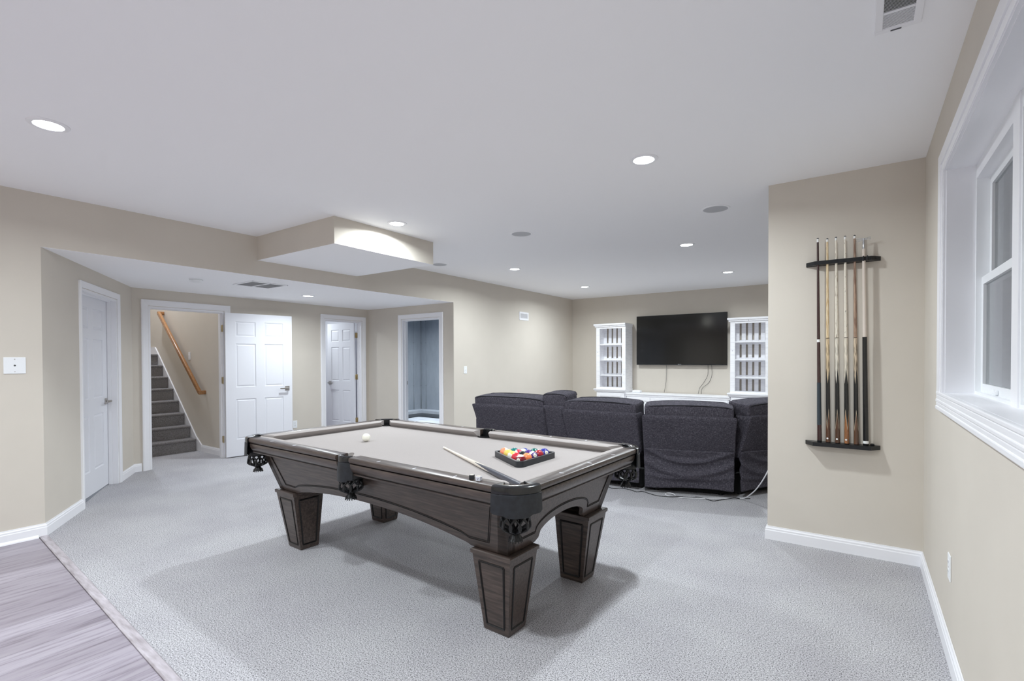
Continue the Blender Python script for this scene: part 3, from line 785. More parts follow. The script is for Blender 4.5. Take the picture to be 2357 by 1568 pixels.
for sy in (-1, 1):
    am = 90 * sy; cy = sy * (hy - .052); ro = .066
    b = bmesh.new(); arcsweep(b, [(r, z) for r, z in IRP(.072, .044)], 0, sy * (hy - .062), am - 62, am + 62, 18)
    pk = obj('pocket', b, MT['blackgloss'], pt, True)
    b = bmesh.new()
    arcsweep(b, [(.071, ZT - .032), (.074, ZT - .034), (.077, ZT - .08), (.078, ZT - .142), (.074, ZT - .142), (.073, ZT - .08), (.068, ZT - .034)], 0, sy * (hy - .062), am - 60, am + 60, 18,
             lambda r, z, t: (r, z + (.010 if abs(2 * t - 1) > .6 and z < ZT - .1 else 0)))
    obj('leather_skirt', b, MT['leather'], pk, True)
    b = bmesh.new(); lathe(b, [(PR + .004, ZB + .012), (PR + .006, ZB - .08), (PR - .004, ZB - .085), (PR - .001, ZB + .006)], 28, Matrix.Translation((0, sy * (hy - .075), 0)), cap=False)
    arcsweep(b, [(.046, ZT - .002), (.052, ZT - .002), (.052, ZB - .05), (.046, ZB - .05)], 0, sy * (hy - .062), am - 80, am + 80, 14)
    obj('pocket_liner', b, MT['black'], pk, True)
    b = bmesh.new(); netmesh(b, 0, sy * (hy - .06), ZB - .078, .054, .067, ZB - .165); obj('net', b, MT['black'], pk, True)
# under-frame hiding the underside
obj('slate', bx(-hx + .16, hx - .16, -hy + .16, hy - .16, ZB - .06, ZB - .029), MT['glaze'], pt)
# cabinet aprons: splayed boards with arched lower edge
ZC0, ZC1 = .428, ZT - .108
TX, TY, BX_, BY_ = 1.115, .575, 1.046, .484
def apron(longside, sgn):
    b = bmesh.new()
    if longside:
        Lt, Lb, ot, ob = TX, BX_, TY, BY_
        prof = lambda s: ZC0 + (0 if abs(s) > .80 else (.008 + .074 * (1 - (abs(s) / .80) ** 2.2)))
    else:
        Lt, Lb, ot, ob = TY, BY_, TX, BX_
        def prof(s):
            a = abs(s)
            if a > .262: return ZC0
            if a > .225: return ZC0 + .02 * (.262 - a) / .037
            return ZC0 + .02 + .088 * math.sqrt(max(0, 1 - (a / .235) ** 2))
    n = 72
    def pt3(s, z, inset=0):
        t = (z - ZC0) / (ZC1 - ZC0); Lz = Lb + (Lt - Lb) * t; o = ob + (ot - ob) * t - inset
        x = s / Lb * Lz if abs(s) <= Lb else s
        return Vector((x, sgn * o, z)) if longside else Vector((sgn * o, x, z))
    top0, bot0, top1, bot1 = [], [], [], []
    for i in range(n + 1):
        s = -Lb + 2 * Lb * i / n; z = prof(s)
        top0.append(b.verts.new(pt3(s, ZC1))); bot0.append(b.verts.new(pt3(s, z)))
        e = .024
        top1.append(b.verts.new(pt3(s, ZC1, e))); bot1.append(b.verts.new(pt3(s, z, e)))
    for i in range(n):
        b.faces.new((top0[i], top0[i + 1], bot0[i + 1], bot0[i])); b.faces.new((top1[i], bot1[i], bot1[i + 1], top1[i + 1]))
        b.faces.new((bot0[i], bot0[i + 1], bot1[i + 1], bot1[i])); b.faces.new((top0[i], top1[i], top1[i + 1], top0[i + 1]))
    for i in (0, n): b.faces.new((top0[i], bot0[i], bot1[i], top1[i]))
    ap = obj('apron', b, MT['wood'], pt)
    # dark panel line
    if longside:
        e = Lb - .10; low = [(s, prof(s) + .052) for s in [x * .05 for x in range(-15, 16)]]
        path = [(-e - .005, ZC1 - .012), (-e + .02, ZC0 + .052)] + [(-.80, ZC0 + .050)] + low + [(.80, ZC0 + .050), (e - .02, ZC0 + .052), (e + .005, ZC1 - .012)]
    else:
        e = Lb - .062
        low = [(.262 * math.cos(PI * (1 - k / 16)), ZC0 + .068 + .088 * math.sin(PI * k / 16)) for k in range(17)]
        path = [(-e - .003, ZC1 - .012), (-e + .022, ZC0 + .062), (-.262, ZC0 + .062)] + low + [(.262, ZC0 + .062), (e - .022, ZC0 + .062), (e + .003, ZC1 - .012)]
    b = bmesh.new(); pp = [pt3(s, z, -.0005) for s, z in path]; tube(b, pp, .0034, 6, closed=True)
    obj('panel_line', b, MT['glaze'], ap)
    b = bmesh.new()
    c_ = Vector((0, 0, 0)); outp = [pt3(s * (1.008 if longside else 1.016), z - .008 if z < ZC0 + .2 else z, -.001) for s, z in path]; tube(b, outp, .0018, 5, closed=True)
    obj('panel_line', b, MT['glaze'], ap)
for lg in (True, False):
    for sg in (-1, 1): apron(lg, sg)
# corner posts closing the mitres
for sx in (-1, 1):
    for sy in (-1, 1):
        b = bmesh.new(); e = .06
        lo = [(sx * BX_, sy * BY_), (sx * (BX_ - e), sy * BY_), (sx * (BX_ - e), sy * (BY_ - e)), (sx * BX_, sy * (BY_ - e))]
        hi = [(sx * TX, sy * TY), (sx * (TX - e), sy * TY), (sx * (TX - e), sy * (TY - e)), (sx * TX, sy * (TY - e))]
        a_ = [b.verts.new((*p, ZC0)) for p in lo]; c_ = [b.verts.new((*p, ZC1)) for p in hi]
        b.faces.new(a_); b.faces.new(c_)
        for i in range(4): b.faces.new((a_[i], a_[(i + 1) % 4], c_[(i + 1) % 4], c_[i]))
        bmesh.ops.bevel(b, geom=[e_ for e_ in b.edges if abs((e_.verts[0].co - e_.verts[1].co).z) > .1 and all(abs(v.co.x) > BX_ - .01 and abs(v.co.y) > BY_ - .01 for v in e_.verts)], offset=.018, segments=3, affect='EDGES')
        obj('corner_post', b, MT['wood'], pt, True)
# legs
LB = (1.0135, .439, .155, .141); LTp = (1.072, .502, .237, .232); ZL = .422
for sx in (-1, 1):
    for sy in (-1, 1):
        def corners(q, z, g=0):
            x1_, y1_, wx, wy = q; X0, X1 = x1_ - wx - g, x1_ + g; Y0, Y1 = y1_ - wy - g, y1_ + g
            return [Vector((sx * X0, sy * Y0, z)), Vector((sx * X1, sy * Y0, z)), Vector((sx * X1, sy * Y1, z)), Vector((sx * X0, sy * Y1, z))]
        b = bmesh.new(); rings = []
        mixq = lambda t: tuple(LB[i] + (LTp[i] - LB[i]) * t for i in range(4))
        for (q, z, g) in ((LB, 0, -.004), (LB, .006, 0), (mixq(.97), ZL - .022, 0), (LTp, ZL - .018, .006), (LTp, ZL, .007), (LTp, ZL + .004, .002), (LTp, ZL + .004, -.05), (LTp, ZC0 + .004, -.055)):
            rings.append([b.verts.new(p) for p in corners(q, z, g)])
        for Aq, Bq in zip(rings, rings[1:]):
            for i in range(4): b.faces.new((Aq[i], Aq[(i + 1) % 4], Bq[(i + 1) % 4], Bq[i]))
        b.faces.new(rings[0]); b.faces.new(rings[-1])
        lg = obj('leg', b, MT['wood'], pt)
        lo, hi = corners(LB, .006), corners(mixq(.97), ZL - .022)
        for i in range(4):
            j = (i + 1) % 4; A0_, A1_, B0_, B1_ = lo[i], lo[j], hi[i], hi[j]
            P4 = lambda u, v: (A0_ * (1 - u) + A1_ * u) * (1 - v) + (B0_ * (1 - u) + B1_ * u) * v
            for (mu, mv, rr) in ((.15, .075, .0042), (.185, .09, .002)):
                b = bmesh.new(); c4 = [P4(mu, mv), P4(1 - mu, mv), P4(1 - mu, 1 - mv), P4(mu, 1 - mv)]; pp = []
                for k in range(4):
                    a_, c_ = c4[k], c4[(k + 1) % 4]; pp += [a_ + (c_ - a_) * t for t in (.02, .25, .5, .75, .98)]
                tube(b, pp, rr, 6, closed=True); obj('panel_line', b, MT['glaze'], lg)

def tloc(x, y, z=0):
    c, s = math.cos(TA), math.sin(TA); return Vector((TC[0] + c * x - s * y, TC[1] + s * x + c * y, z))

# ---------------------------------------------------------------- balls
BR = .0303
BCOL = {1: (236, 204, 96), 2: (38, 44, 150), 3: (206, 36, 50), 4: (74, 30, 120), 5: (246, 138, 84), 6: (8, 116, 112), 7: (166, 22, 44), 8: (16, 14, 18),
        9: (236, 208, 112), 10: (38, 44, 150), 11: (214, 52, 76), 12: (64, 24, 110), 13: (250, 150, 110), 14: (10, 96, 90), 15: (124, 16, 30)}
IVORY = (242, 240, 226)
ballm = {}
def ball_mat(rgb):
    if rgb not in ballm: ballm[rgb] = mat('ball_resin', rgb, .08, coat=.6)
    return ballm[rgb]
M_IV = ball_mat(IVORY); M_INK = mat('number_ink', (22, 22, 24), .2)
def sphere_bm(r, stripe=None):
    b = bmesh.new(); bmesh.ops.create_uvsphere(b, u_segments=40, v_segments=24, radius=r)
    for f in b.faces:
        if stripe is not None: f.material_index = 0 if abs(f.calc_center_median().z) < r * .56 else 1
    return b
def on_sphere_text(txt, r, size):
    cu = bpy.data.curves.new('t', 'FONT'); cu.body = txt; cu.size = size; cu.align_x = 'CENTER'; cu.align_y = 'CENTER'; cu.resolution_u = 3; cu.offset = size * .012
    o = bpy.data.objects.new('t', cu); C.objects.link(o); bpy.context.view_layer.update()
    me = bpy.data.meshes.new_from_object(o.evaluated_get(bpy.context.evaluated_depsgraph_get()))
    b = bmesh.new(); b.from_mesh(me); bpy.data.objects.remove(o); bpy.data.curves.remove(cu); bpy.data.meshes.remove(me)
    bmesh.ops.triangulate(b, faces=b.faces[:]); 
    for _ in range(2): bmesh.ops.subdivide_edges(b, edges=[e for e in b.edges if e.calc_length() > size * .2], cuts=1)
    for v in b.verts:
        u, w_ = v.co.x / r, v.co.y / r
        v.co = Vector((math.cos(u) * math.cos(w_), math.sin(u) * math.cos(w_), math.sin(w_))) * (r + .0003)
    return b
def make_ball(n, pos, look, roll, label):
    stripe = n >= 9
    mats = [ball_mat(BCOL[n]), M_IV]
    o = obj('billiard_ball', sphere_bm(BR, stripe if stripe else None), mats, None, True)
    for p in o.data.polygons: p.use_smooth = True
    b = bmesh.new(); k = 20; rings = []
    for rr in (0.0, .5, 1.0):
        rings.append([b.verts.new(Vector((1, rr * .40 * math.cos(2 * PI * i / k), rr * .40 * math.sin(2 * PI * i / k))).normalized() * (BR + .00018)) for i in range(k)] if rr else [b.verts.new((BR + .00018, 0, 0))])
    for i in range(k): b.faces.new((rings[0][0], rings[1][i], rings[1][(i + 1) % k])); b.faces.new((rings[1][i], rings[2][i], rings[2][(i + 1) % k], rings[1][(i + 1) % k]))
    spot = obj('number_spot', b, M_IV, o, True)
    num = obj('number', on_sphere_text(str(n), BR, .0125 if n < 10 else .0105), M_INK, spot)
    lk = Vector(look).normalized(); up = Vector((0, 0, 1)); up = (up - lk * up.dot(lk)).normalized(); up = Matrix.Rotation(R(roll), 3, lk) @ up; sd = up.cross(lk)
    o.matrix_world = Matrix(((lk.x, sd.x, up.x, pos[0]), (lk.y, sd.y, up.y, pos[1]), (lk.z, sd.z, up.z, pos[2]), (0, 0, 0, 1)))
    tag(o, label, 'pool ball', 'racked pool balls'); return o
BASEX, SPC = .822, .0608
rack_c = .052
toC = lambda p: (Vector((0, 0, CAMH)) - Vector(p)).normalized()
rows = [[15, 5, 12, 7, 2], [3, 8, 4, 14], [9, 11, 10], [1, 6], [13]]
LOOK = {15: ((-.55, -.55, -.25), 8), 12: ((.55, .1, .5), 28), 2: ((.5, .0, .45), -35), 7: ((.4, -.9, -.55), 20), 14: ((-.9, -.1, .35), 75), 9: ((-1, .2, .3), 80), 11: ((.2, -.3, -1), 60),
        10: ((.8, .2, .4), 70), 13: ((-.2, .9, -.2), 62)}
BLAB = {15: 'maroon striped ball at the near corner of the rack', 5: 'plain orange ball beside the maroon striped one in the rack', 12: 'purple striped ball showing its number on the front edge of the rack',
        7: 'plain crimson ball between the purple striped ball and the blue ball', 2: 'plain dark blue ball with a white number spot at the right corner of the rack',
        3: 'plain bright red ball touching the maroon striped one on the left edge', 8: 'black ball near the middle of the rack', 4: 'plain purple ball behind the purple striped one',
        14: 'white ball with a dark green stripe near the back right of the rack', 9: 'white ball with a yellow stripe on the left edge of the rack', 11: 'white ball with a pink red stripe behind the black ball',
        10: 'white ball with a dark blue stripe on the back edge of the rack', 1: 'plain yellow ball on the left edge of the rack', 6: 'plain teal ball on the back edge of the rack',
        13: 'white ball with a pale orange stripe at the left corner of the rack'}
for ri, row in enumerate(rows):
    for k, n in enumerate(row):
        x = BASEX - ri * SPC * .8665; y = rack_c + (k - (len(row) - 1) / 2) * SPC
        p = tloc(x, y, ZB + BR + .0005); base = toC(p)
        lk, rl_ = LOOK.get(n, ((random.uniform(-1, 1), random.uniform(-.6, 1), -.8), random.uniform(-90, 90)))
        look = lk if n not in (12, 2, 15) else {12: base * .8 + r_ * .42 + Vector((0, 0, .22)), 2: base * .8 + r_ * .45 + Vector((0, 0, .16)), 15: base * .9 - r_ * .50 - Vector((0, 0, .10))}[n]
        make_ball(n, p, look, rl_, BLAB[n])
cb = obj('billiard_ball', sphere_bm(BR), [M_IV], None, True, loc=tloc(-.575, -.083, ZB + BR + .0005)); 
for p in cb.data.polygons: p.use_smooth = True
tag(cb, 'ivory cue ball alone on the open cloth', 'pool ball')
# triangle rack
inr = []
def tri(off):
    """outline offset outward from the triangle through the outer ball centres"""
    s = 4 * SPC; a = s / math.sqrt(3)   # circumradius
    cx = BASEX - s * math.sqrt(3) / 2 / 3 * 1.0; cy = rack_c
    rr = a + off * 2
    return [(cx + rr * math.cos(R(t)), cy + rr * math.sin(R(t))) for t in (60, 180, 300)]
def rounded(pts, rad, n=7):
    out = []
    for i in range(len(pts)):
        p, a, c = Vector(pts[i]), Vector(pts[i - 1]), Vector(pts[(i + 1) % len(pts)])
        u, v = (a - p).normalized(), (c - p).normalized(); half = u.angle(v) / 2; t = rad / math.tan(half); cen = p + (u + v).normalized() * rad / math.sin(half)
        s, e = p + u * t - cen, p + v * t - cen
        a0 = math.atan2(s.y, s.x); a1 = math.atan2(e.y, e.x)
        while a1 - a0 > PI: a1 -= 2 * PI
        while a1 - a0 < -PI: a1 += 2 * PI
        out += [(cen.x + rad * math.cos(a0 + (a1 - a0) * k / n), cen.y + rad * math.sin(a0 + (a1 - a0) * k / n)) for k in range(n + 1)]
    return out
b = bmesh.new(); o_ = rounded(tri(BR + .0190), .030); i_ = rounded(tri(BR + .0050), .0185); z0, z1 = ZB + .0005, ZB + .035
V = [[b.verts.new(tloc(x, y, z)) for x, y in q] for q, z in ((o_, z0), (o_, z1 - .002), ([(x * .999 + .0008, y) for x, y in o_], z1), (i_, z1), (i_, z0))]
n_ = len(o_)
for A, B in zip(V, V[1:] + V[:1]):
    for i in range(n_): b.faces.new((A[i], A[(i + 1) % n_], B[(i + 1) % n_], B[i]))
tag(obj('triangle_rack', b, mat('black_rack_plastic', (44, 46, 50), .38), smooth=True), 'black plastic triangle rack holding the balls on the cloth', 'ball rack')

# ---------------------------------------------------------------- cues
M_MAPLE = noisy('pale_maple', (222, 208, 184), (232, 222, 202), 3, .25, vscale=(8, 8, 1), coat=.4)
M_ASH = noisy('grained_ash', (202, 172, 128), (226, 206, 170), 6, .25, vscale=(30, 30, 2.5), coat=.4, lo=.4, hi=.55)
M_ASH2 = noisy('fine_grained_ash', (226, 218, 202), (160, 146, 130), 7, .25, vscale=(34, 34, 3), coat=.4, lo=.58, hi=.66)
M_ASH3 = noisy('flecked_ash', (228, 220, 204), (88, 80, 74), 10, .25, vscale=(26, 26, 5), coat=.4, lo=.62, hi=.68)
M_BROWNSH = noisy('brown_streaked_shaft', (122, 92, 76), (176, 148, 126), 5, .25, vscale=(30, 30, 2), coat=.4, lo=.4, hi=.6)
M_MAHOG = mat('dark_mahogany', (58, 34, 32), .22, coat=.6)
M_EBONY = mat('ebony_black', (16, 17, 17), .18, coat=.5)
M_WALN = noisy('walnut_butt', (82, 54, 38), (108, 74, 52), 5, .2, vscale=(30, 30, 3), coat=.6)
M_ROSE = noisy('orange_rosewood_butt', (142, 92, 56), (172, 116, 74), 5, .2, vscale=(30, 30, 3), coat=.6)
M_VEN = mat('pale_veneer', (206, 190, 164), .3)
M_FERR = mat('white_ferrule', (236, 236, 234), .3)
M_TIP = mat('dark_leather_tip', (40, 42, 48), .8)
M_WRAP = mat('grey_irish_linen_wrap', (52, 60, 66), .75)
M_GREYBUTT = mat('grey_satin_butt', (62, 64, 74), .3, coat=.3)

def pointed(b, z0, z1, rfun, n, matfun, nz):
    """tube of facets whose material follows a splice pattern"""
    rings = []
    for j in range(nz + 1):
        z = z0 + (z1 - z0) * j / nz; r = rfun(z)
        rings.append([b.verts.new((r * math.cos(2 * PI * k / n), r * math.sin(2 * PI * k / n), z)) for k in range(n)])
    for j in range(nz):
        z = z0 + (z1 - z0) * (j + .5) / nz
        for k in range(n):
            f = b.faces.new((rings[j][k], rings[j][(k + 1) % n], rings[j + 1][(k + 1) % n], rings[j + 1][k])); f.material_index = matfun(2 * PI * (k + .5) / n, z)
    b.faces.new(rings[0][::-1]).material_index = matfun(0, z0); b.faces.new(rings[-1]).material_index = matfun(0, z1)

def splice_mat(name, shaft, fore, butt, veneer, hi, lo, spin, grain=.2):
    m = mat(name, (255, 255, 255), .22, coat=.5); tc = N(m, 'ShaderNodeTexCoord'); sp = N(m, 'ShaderNodeSeparateXYZ'); L(m, tc, 'Object', sp, 0)
    def M_(op, a, b=None, c=None):
        n = N(m, 'ShaderNodeMath', operation=op)
        for i, v in enumerate((a, b, c)):
            if v is None: continue
            if isinstance(v, (int, float)): n.inputs[i].default_value = v
            else: m.node_tree.links.new(v, n.inputs[i])
        return n.outputs[0]
    an = M_('ARCTAN2', sp.outputs[1], sp.outputs[0]); z = sp.outputs[2]
    tri_ = lambda off: M_('ABSOLUTE', M_('SUBTRACT', M_('MULTIPLY', M_('FRACT', M_('ADD', M_('MULTIPLY', M_('ADD', an, spin + off), 4 / (2 * PI)), 8)), 2), 1))
    up = M_('SUBTRACT', hi, M_('MULTIPLY', tri_(0), .115)); m_fore = M_('LESS_THAN', z, up)
    dn = M_('SUBTRACT', lo - .03, M_('MULTIPLY', tri_(.4), .13)); m_ven = M_('LESS_THAN', z, dn); m_butt = M_('LESS_THAN', z, M_('SUBTRACT', dn, .016))
    mp = coords(m, (30, 30, 3)); nz = N(m, 'ShaderNodeTexNoise', Scale=6.0, Detail=4); L(m, mp, 'Vector', nz, 'Vector')
    rs = ramp(m, [(.45, shaft), (.62, tuple(int(c * (1 - grain)) for c in shaft))]); L(m, nz, 'Fac', rs, 'Fac')
    rb_ = ramp(m, [(.4, butt), (.6, tuple(int(c * .78) for c in butt))]); L(m, nz, 'Fac', rb_, 'Fac')
    prev = rs.outputs['Color']
    for msk, col in ((m_fore, fore), (m_ven, veneer), (m_butt, None)):
        mx = N(m, 'ShaderNodeMix', data_type='RGBA'); m.node_tree.links.new(msk, mx.inputs[0]); m.node_tree.links.new(prev, mx.inputs[6])
        if col: mx.inputs[7].default_value = (*lin(col), 1)
        else: m.node_tree.links.new(rb_.outputs['Color'], mx.inputs[7])
        prev = mx.outputs[2]
    m.node_tree.links.new(prev, bsdf(m).inputs['Base Color']); return m

def cue(label, length, shaft_m, butt_m, forearm_m, style, spin=0.0, group=None, rb=.0148, rt=.0063):
    """butt at z=0, tip at z=length"""
    t = thing('pool_cue', label, 'cue', group=group)
    rf = lambda z: rb + (rt - rb) * (z / length) ** .92
    tri_ = lambda a, k: abs(((a + spin) * k / (2 * PI)) % 1 * 2 - 1)      # 0..1 sawtooth
    zs = length * .51
    if style == 'plain':      # dark cue, white joint, wrap
        b = bmesh.new(); lathe(b, [(rf(z), z) for z in (0.012, .12)], 20); obj('butt', b, butt_m, t, True)
        b = bmesh.new(); lathe(b, [(.0142, 0), (.0148, .003), (.0148, .012)], 20); obj('bumper', b, MT['black'], t, True)
        b = bmesh.new(); lathe(b, [(rf(z) + .0003, z) for z in (.12, .42)], 20); obj('wrap', b, M_WRAP, t, True)
        b = bmesh.new(); lathe(b, [(rf(z), z) for z in (.42, .705)], 20); obj('forearm', b, butt_m, t, True)
        b = bmesh.new(); lathe(b, [(rf(z) + .0003, z) for z in (.705, .725)], 20); obj('joint_ring', b, M_FERR, t, True)
        b = bmesh.new(); lathe(b, [(rf(z), z) for z in (.725, .9, 1.1, length - .03)], 20); obj('shaft', b, shaft_m, t, True)
    else:
        b = bmesh.new(); lathe(b, [(rf(z), z) for z in (.004, .15, .3, .45, zs)], 28); obj('butt', b, butt_m, t, True)
        b = bmesh.new(); lathe(b, [(rb - .001, 0), (rb, .004)], 20); obj('bumper', b, MT['black'], t, True)
        if style == 'medal':
            b = bmesh.new(); k = 14; c_ = [b.verts.new(Vector((rb + .0004, .006 * math.cos(2 * PI * i / k), .03 + .006 * math.sin(2 * PI * i / k)))) for i in range(k)]
            b.faces.new(c_); bmesh.ops.extrude_face_region(b, geom=b.faces[:]); b.verts.ensure_lookup_table()
            for v in b.verts[:k]: v.co.x -= .004
            obj('butt_medallion', b, M_FERR, t)
        b = bmesh.new(); lathe(b, [(rf(z) + .0002, z) for z in (zs, zs + .004)], 20); obj('joint_ring', b, M_EBONY, t, True)
        b = bmesh.new(); lathe(b, [(rf(z), z) for z in (zs + .004, .9, 1.1, length - .024)], 20); obj('shaft', b, shaft_m, t, True)
    b = bmesh.new(); lathe(b, [(rt + .0002, length - (.03 if style == 'plain' else .024)), (rt, length - .006)], 18); obj('ferrule', b, M_FERR, t, True)
    b = bmesh.new(); lathe(b, [(rt + .0003, length - .006), (rt + .0003, length - .002), (rt - .002, length)], 18); obj('tip', b, M_TIP, t, True)
    return t

GR = 'pool cues on the wall rack'
ZR = .772
specs = [(-.236, -.252, 1.440, M_MAHOG, M_MAHOG, M_MAHOG, 'plain', 0, 'dark mahogany cue with a grey wrap and white joint ring, leftmost on the wall rack'),
         (-.184, -.195, 1.430, M_ASH, splice_mat('walnut_splice', (216, 192, 154), (20, 21, 21), (98, 64, 44), (206, 190, 164), .53, .27, 0.0, .3), None, 'medal', 0.0, 'honey grained cue with a walnut butt, second from the left on the wall rack'),
         (-.128, -.144, 1.433, M_ASH2, splice_mat('walnut_splice', (228, 220, 204), (20, 21, 21), (92, 62, 44), (206, 190, 164), .53, .27, .45, .25), None, 'medal', .45, 'pale cue with thin grain lines, third from the left on the wall rack'),
         (-.075, -.092, 1.433, M_ASH3, splice_mat('rosewood_splice', (228, 218, 200), (20, 21, 21), (160, 106, 66), (206, 190, 164), .53, .27, .8, .2), None, 'medal', .8, 'pale dark-flecked cue with an orange-brown butt on the wall rack'),
         (-.021, -.038, 1.431, M_BROWNSH, splice_mat('walnut_splice', (204, 184, 158), (20, 21, 21), (104, 72, 52), (206, 190, 164), .53, .27, .3, .4), None, 'spliced', .3, 'brown streaked cue on the wall rack next to the metal-headed bridge')]
for (xb, xt, ln, sm, bmat, fm, stl, sp, lb) in specs:
    t = cue(lb, ln, sm, bmat, fm, stl, sp, GR)
    t.location = (xb, YP - .052, ZR); t.rotation_euler = (R(-.35), -math.atan2(xb - xt, ln), 0) if False else (0, math.atan2(xt - xb, ln), R(0))
    if stl == 'medal':
        for c in t.children:
            if c.name.startswith('butt_medallion'): c.rotation_euler = (0, 0, R(-105))
# telescoping bridge with metal head
br = thing('bridge_stick', 'pale bridge stick with black grip and metal cross head, rightmost on the wall rack', 'bridge stick', (.032, YP - .056, ZR))
br.rotation_euler = (0, math.atan2(-.019, 1.4), 0)
b = bmesh.new(); lathe(b, [(.0145, 0), (.0165, .004), (.0165, .014)], 20); obj('bumper', b, MT['black'], br, True)
b = bmesh.new(); lathe(b, [(.0168, .014), (.0166, .032)], 20); obj('white_ring', b, M_FERR, br, True)
b = bmesh.new(); lathe(b, [(.0165, .032), (.0135, .735)], 20); obj('grip', b, M_EBONY, br, True)
b = bmesh.new(); lathe(b, [(.0118, .735), (.0095, 1.33)], 20); obj('shaft', b, mat('cream_shaft', (216, 204, 192), .3, coat=.3), br, True)
b = bmesh.new(); lathe(b, [(.0075, 1.33), (.0075, 1.375), (.0055, 1.38), (.0055, 1.40)], 14); hd = obj('bridge_head', b, MT['chrome'], br, True)
b = bmesh.new()
for (x0, z0, x1_, z1_) in ((-.038, 1.385, .036, 1.405), (-.038, 1.400, .036, 1.392)):
    o2 = .004 if z0 < 1.39 else -.004
    pts = [(x0, o2, z0 - .0035), (x1_, o2, z1_ - .0035), (x1_ + .003, o2, z1_), (x1_, o2, z1_ + .0035), (x0, o2, z0 + .0035), (x0 - .003, o2, z0)]
    tube(b, pts, .0014, 6, closed=True)
obj('cross_wires', b, MT['chrome'], hd, True)
# rack bars
rk = thing('cue_rack', 'black two piece cue rack screwed to the stub wall', 'cue rack', (0, YP, 0))
M_RK = mat('black_rack_wood', (24, 25, 27), .34)
b = bmesh.new()
# upper bar with a hole for each cue
prism(b, [(-.325, 0), (-.325, -.012), (-.27, -.068), (.055, -.068), (.108, -.012), (.108, 0)], 2.022, 2.048)
ub = obj('upper_bar', b, M_RK, rk)
obj('bar_back', bx(-.325, .108, -.006, -.0005, 2.020, 2.050, .001), M_RK, ub)
for x in (.012, .034): obj('rubber_clip', bx(x - .004, x + .004, -.082, -.066, 2.018, 2.052, .003), MT['black'], ub)
for x in (-.30, .085): 
    b = bmesh.new(); lathe(b, [(.001, 0), (.004, 0), (.004, .004), (.001, .004)], 12, Matrix.Translation((x, -.036 if x < 0 else -.038, 2.035)) @ Matrix.Rotation(R(90), 4, 'X')); obj('screw', b, MT['dark'], ub)
b = bmesh.new(); prism(b, [(-.325, 0), (-.325, -.012), (-.275, -.085), (.06, -.085), (.112, -.012), (.112, 0)], .744, ZR - .001)
lb_ = obj('lower_shelf', b, M_RK, rk)
b = bmesh.new(); lathe(b, [(.002, 0), (.012, .001), (.014, .008), (.008, .014), (.002, .015)], 20, Matrix.Translation((.068, -.04, ZR - .001))); obj('rubber_knob', b, MT['black'], lb_, True)

# cue on the table
M_SH = noisy('cream_cue_shaft', (228, 220, 206), (216, 206, 190), 4, .25, vscale=(20, 20, 2), coat=.4)
tc = thing('pool_cue', 'cue with a pale shaft and grey butt lying across the table into the near pocket', 'cue')
Lc = 1.20; rb, rt = .0172, .0064
rf = lambda z: rb + (rt - rb) * (z / Lc)
b = bmesh.new(); pointed(b, 0, .66, rf, 72, lambda a, z: 1 if z < .60 - .24 * abs((a * 3 / (2 * PI) + .1) % 1 * 2 - 1) else 0, 240); obj('butt', b, [M_SH, M_GREYBUTT], tc, True)
b = bmesh.new(); lathe(b, [(rf(z), z) for z in (.66, 1.0, Lc - .02)], 20); obj('shaft', b, M_SH, tc, True)
b = bmesh.new(); lathe(b, [(rt + .0002, Lc - .02), (rt, Lc - .004)], 18); obj('ferrule', b, M_FERR, tc, True)
b = bmesh.new(); lathe(b, [(rt + .0002, Lc - .004), (rt - .0015, Lc)], 18); obj('tip', b, M_FERR, tc, True)
tipp, dirv = tloc(.085, .053, ZB + .0068), None
buttp = tloc(1.118, -.490, ZB + .0185)
dv = (tipp - buttp).normalized(); buttp = tipp - dv * Lc
q = dv.to_track_quat('Z', 'Y'); tc.rotation_mode = 'QUATERNION'; tc.rotation_quaternion = q; tc.location = buttp

# chalk cubes on the rail
def chalk(x, y, rot, m, label, side):
    t = thing('chalk_cube', label, 'chalk', tloc(x, y, ZT + .0002), rot, 'chalk cubes on the rail')
    b = bmesh.new(); rbox(b, -.0115, .0115, -.0115, .0115, 0, .0195, .0015); obj('wrapper', b, m, t)
    b = bmesh.new(); lathe(b, [(.0095, .0193), (.0095, .0213), (.006, .0205), (.001, .0195)], 18); obj('chalk_top', b, mat('beige_chalk', (200, 194, 184), .9), t, True)
    return t
c1 = chalk(.956, -.637, R(28), mat('black_chalk_paper', (38, 39, 42), .5), 'black chalk cube standing on the near rail', 0)
c2 = chalk(1.001, -.640, R(12), mat('white_chalk_paper', (205, 206, 214), .5), 'white chalk cube with a small dark Y mark on the near rail', 1)
b = bmesh.new()
for (xa1, za1, xb1, zb1) in ((-.005, .014, 0, .009), (.005, .014, 0, .009), (0, .009, 0, .0045)): tube(b, [(xa1, -.0117, za1), (xb1, -.0117, zb1)], .0009, 4)
obj('printed_mark', b, mat('grey_print', (84, 84, 100), .6), c2)

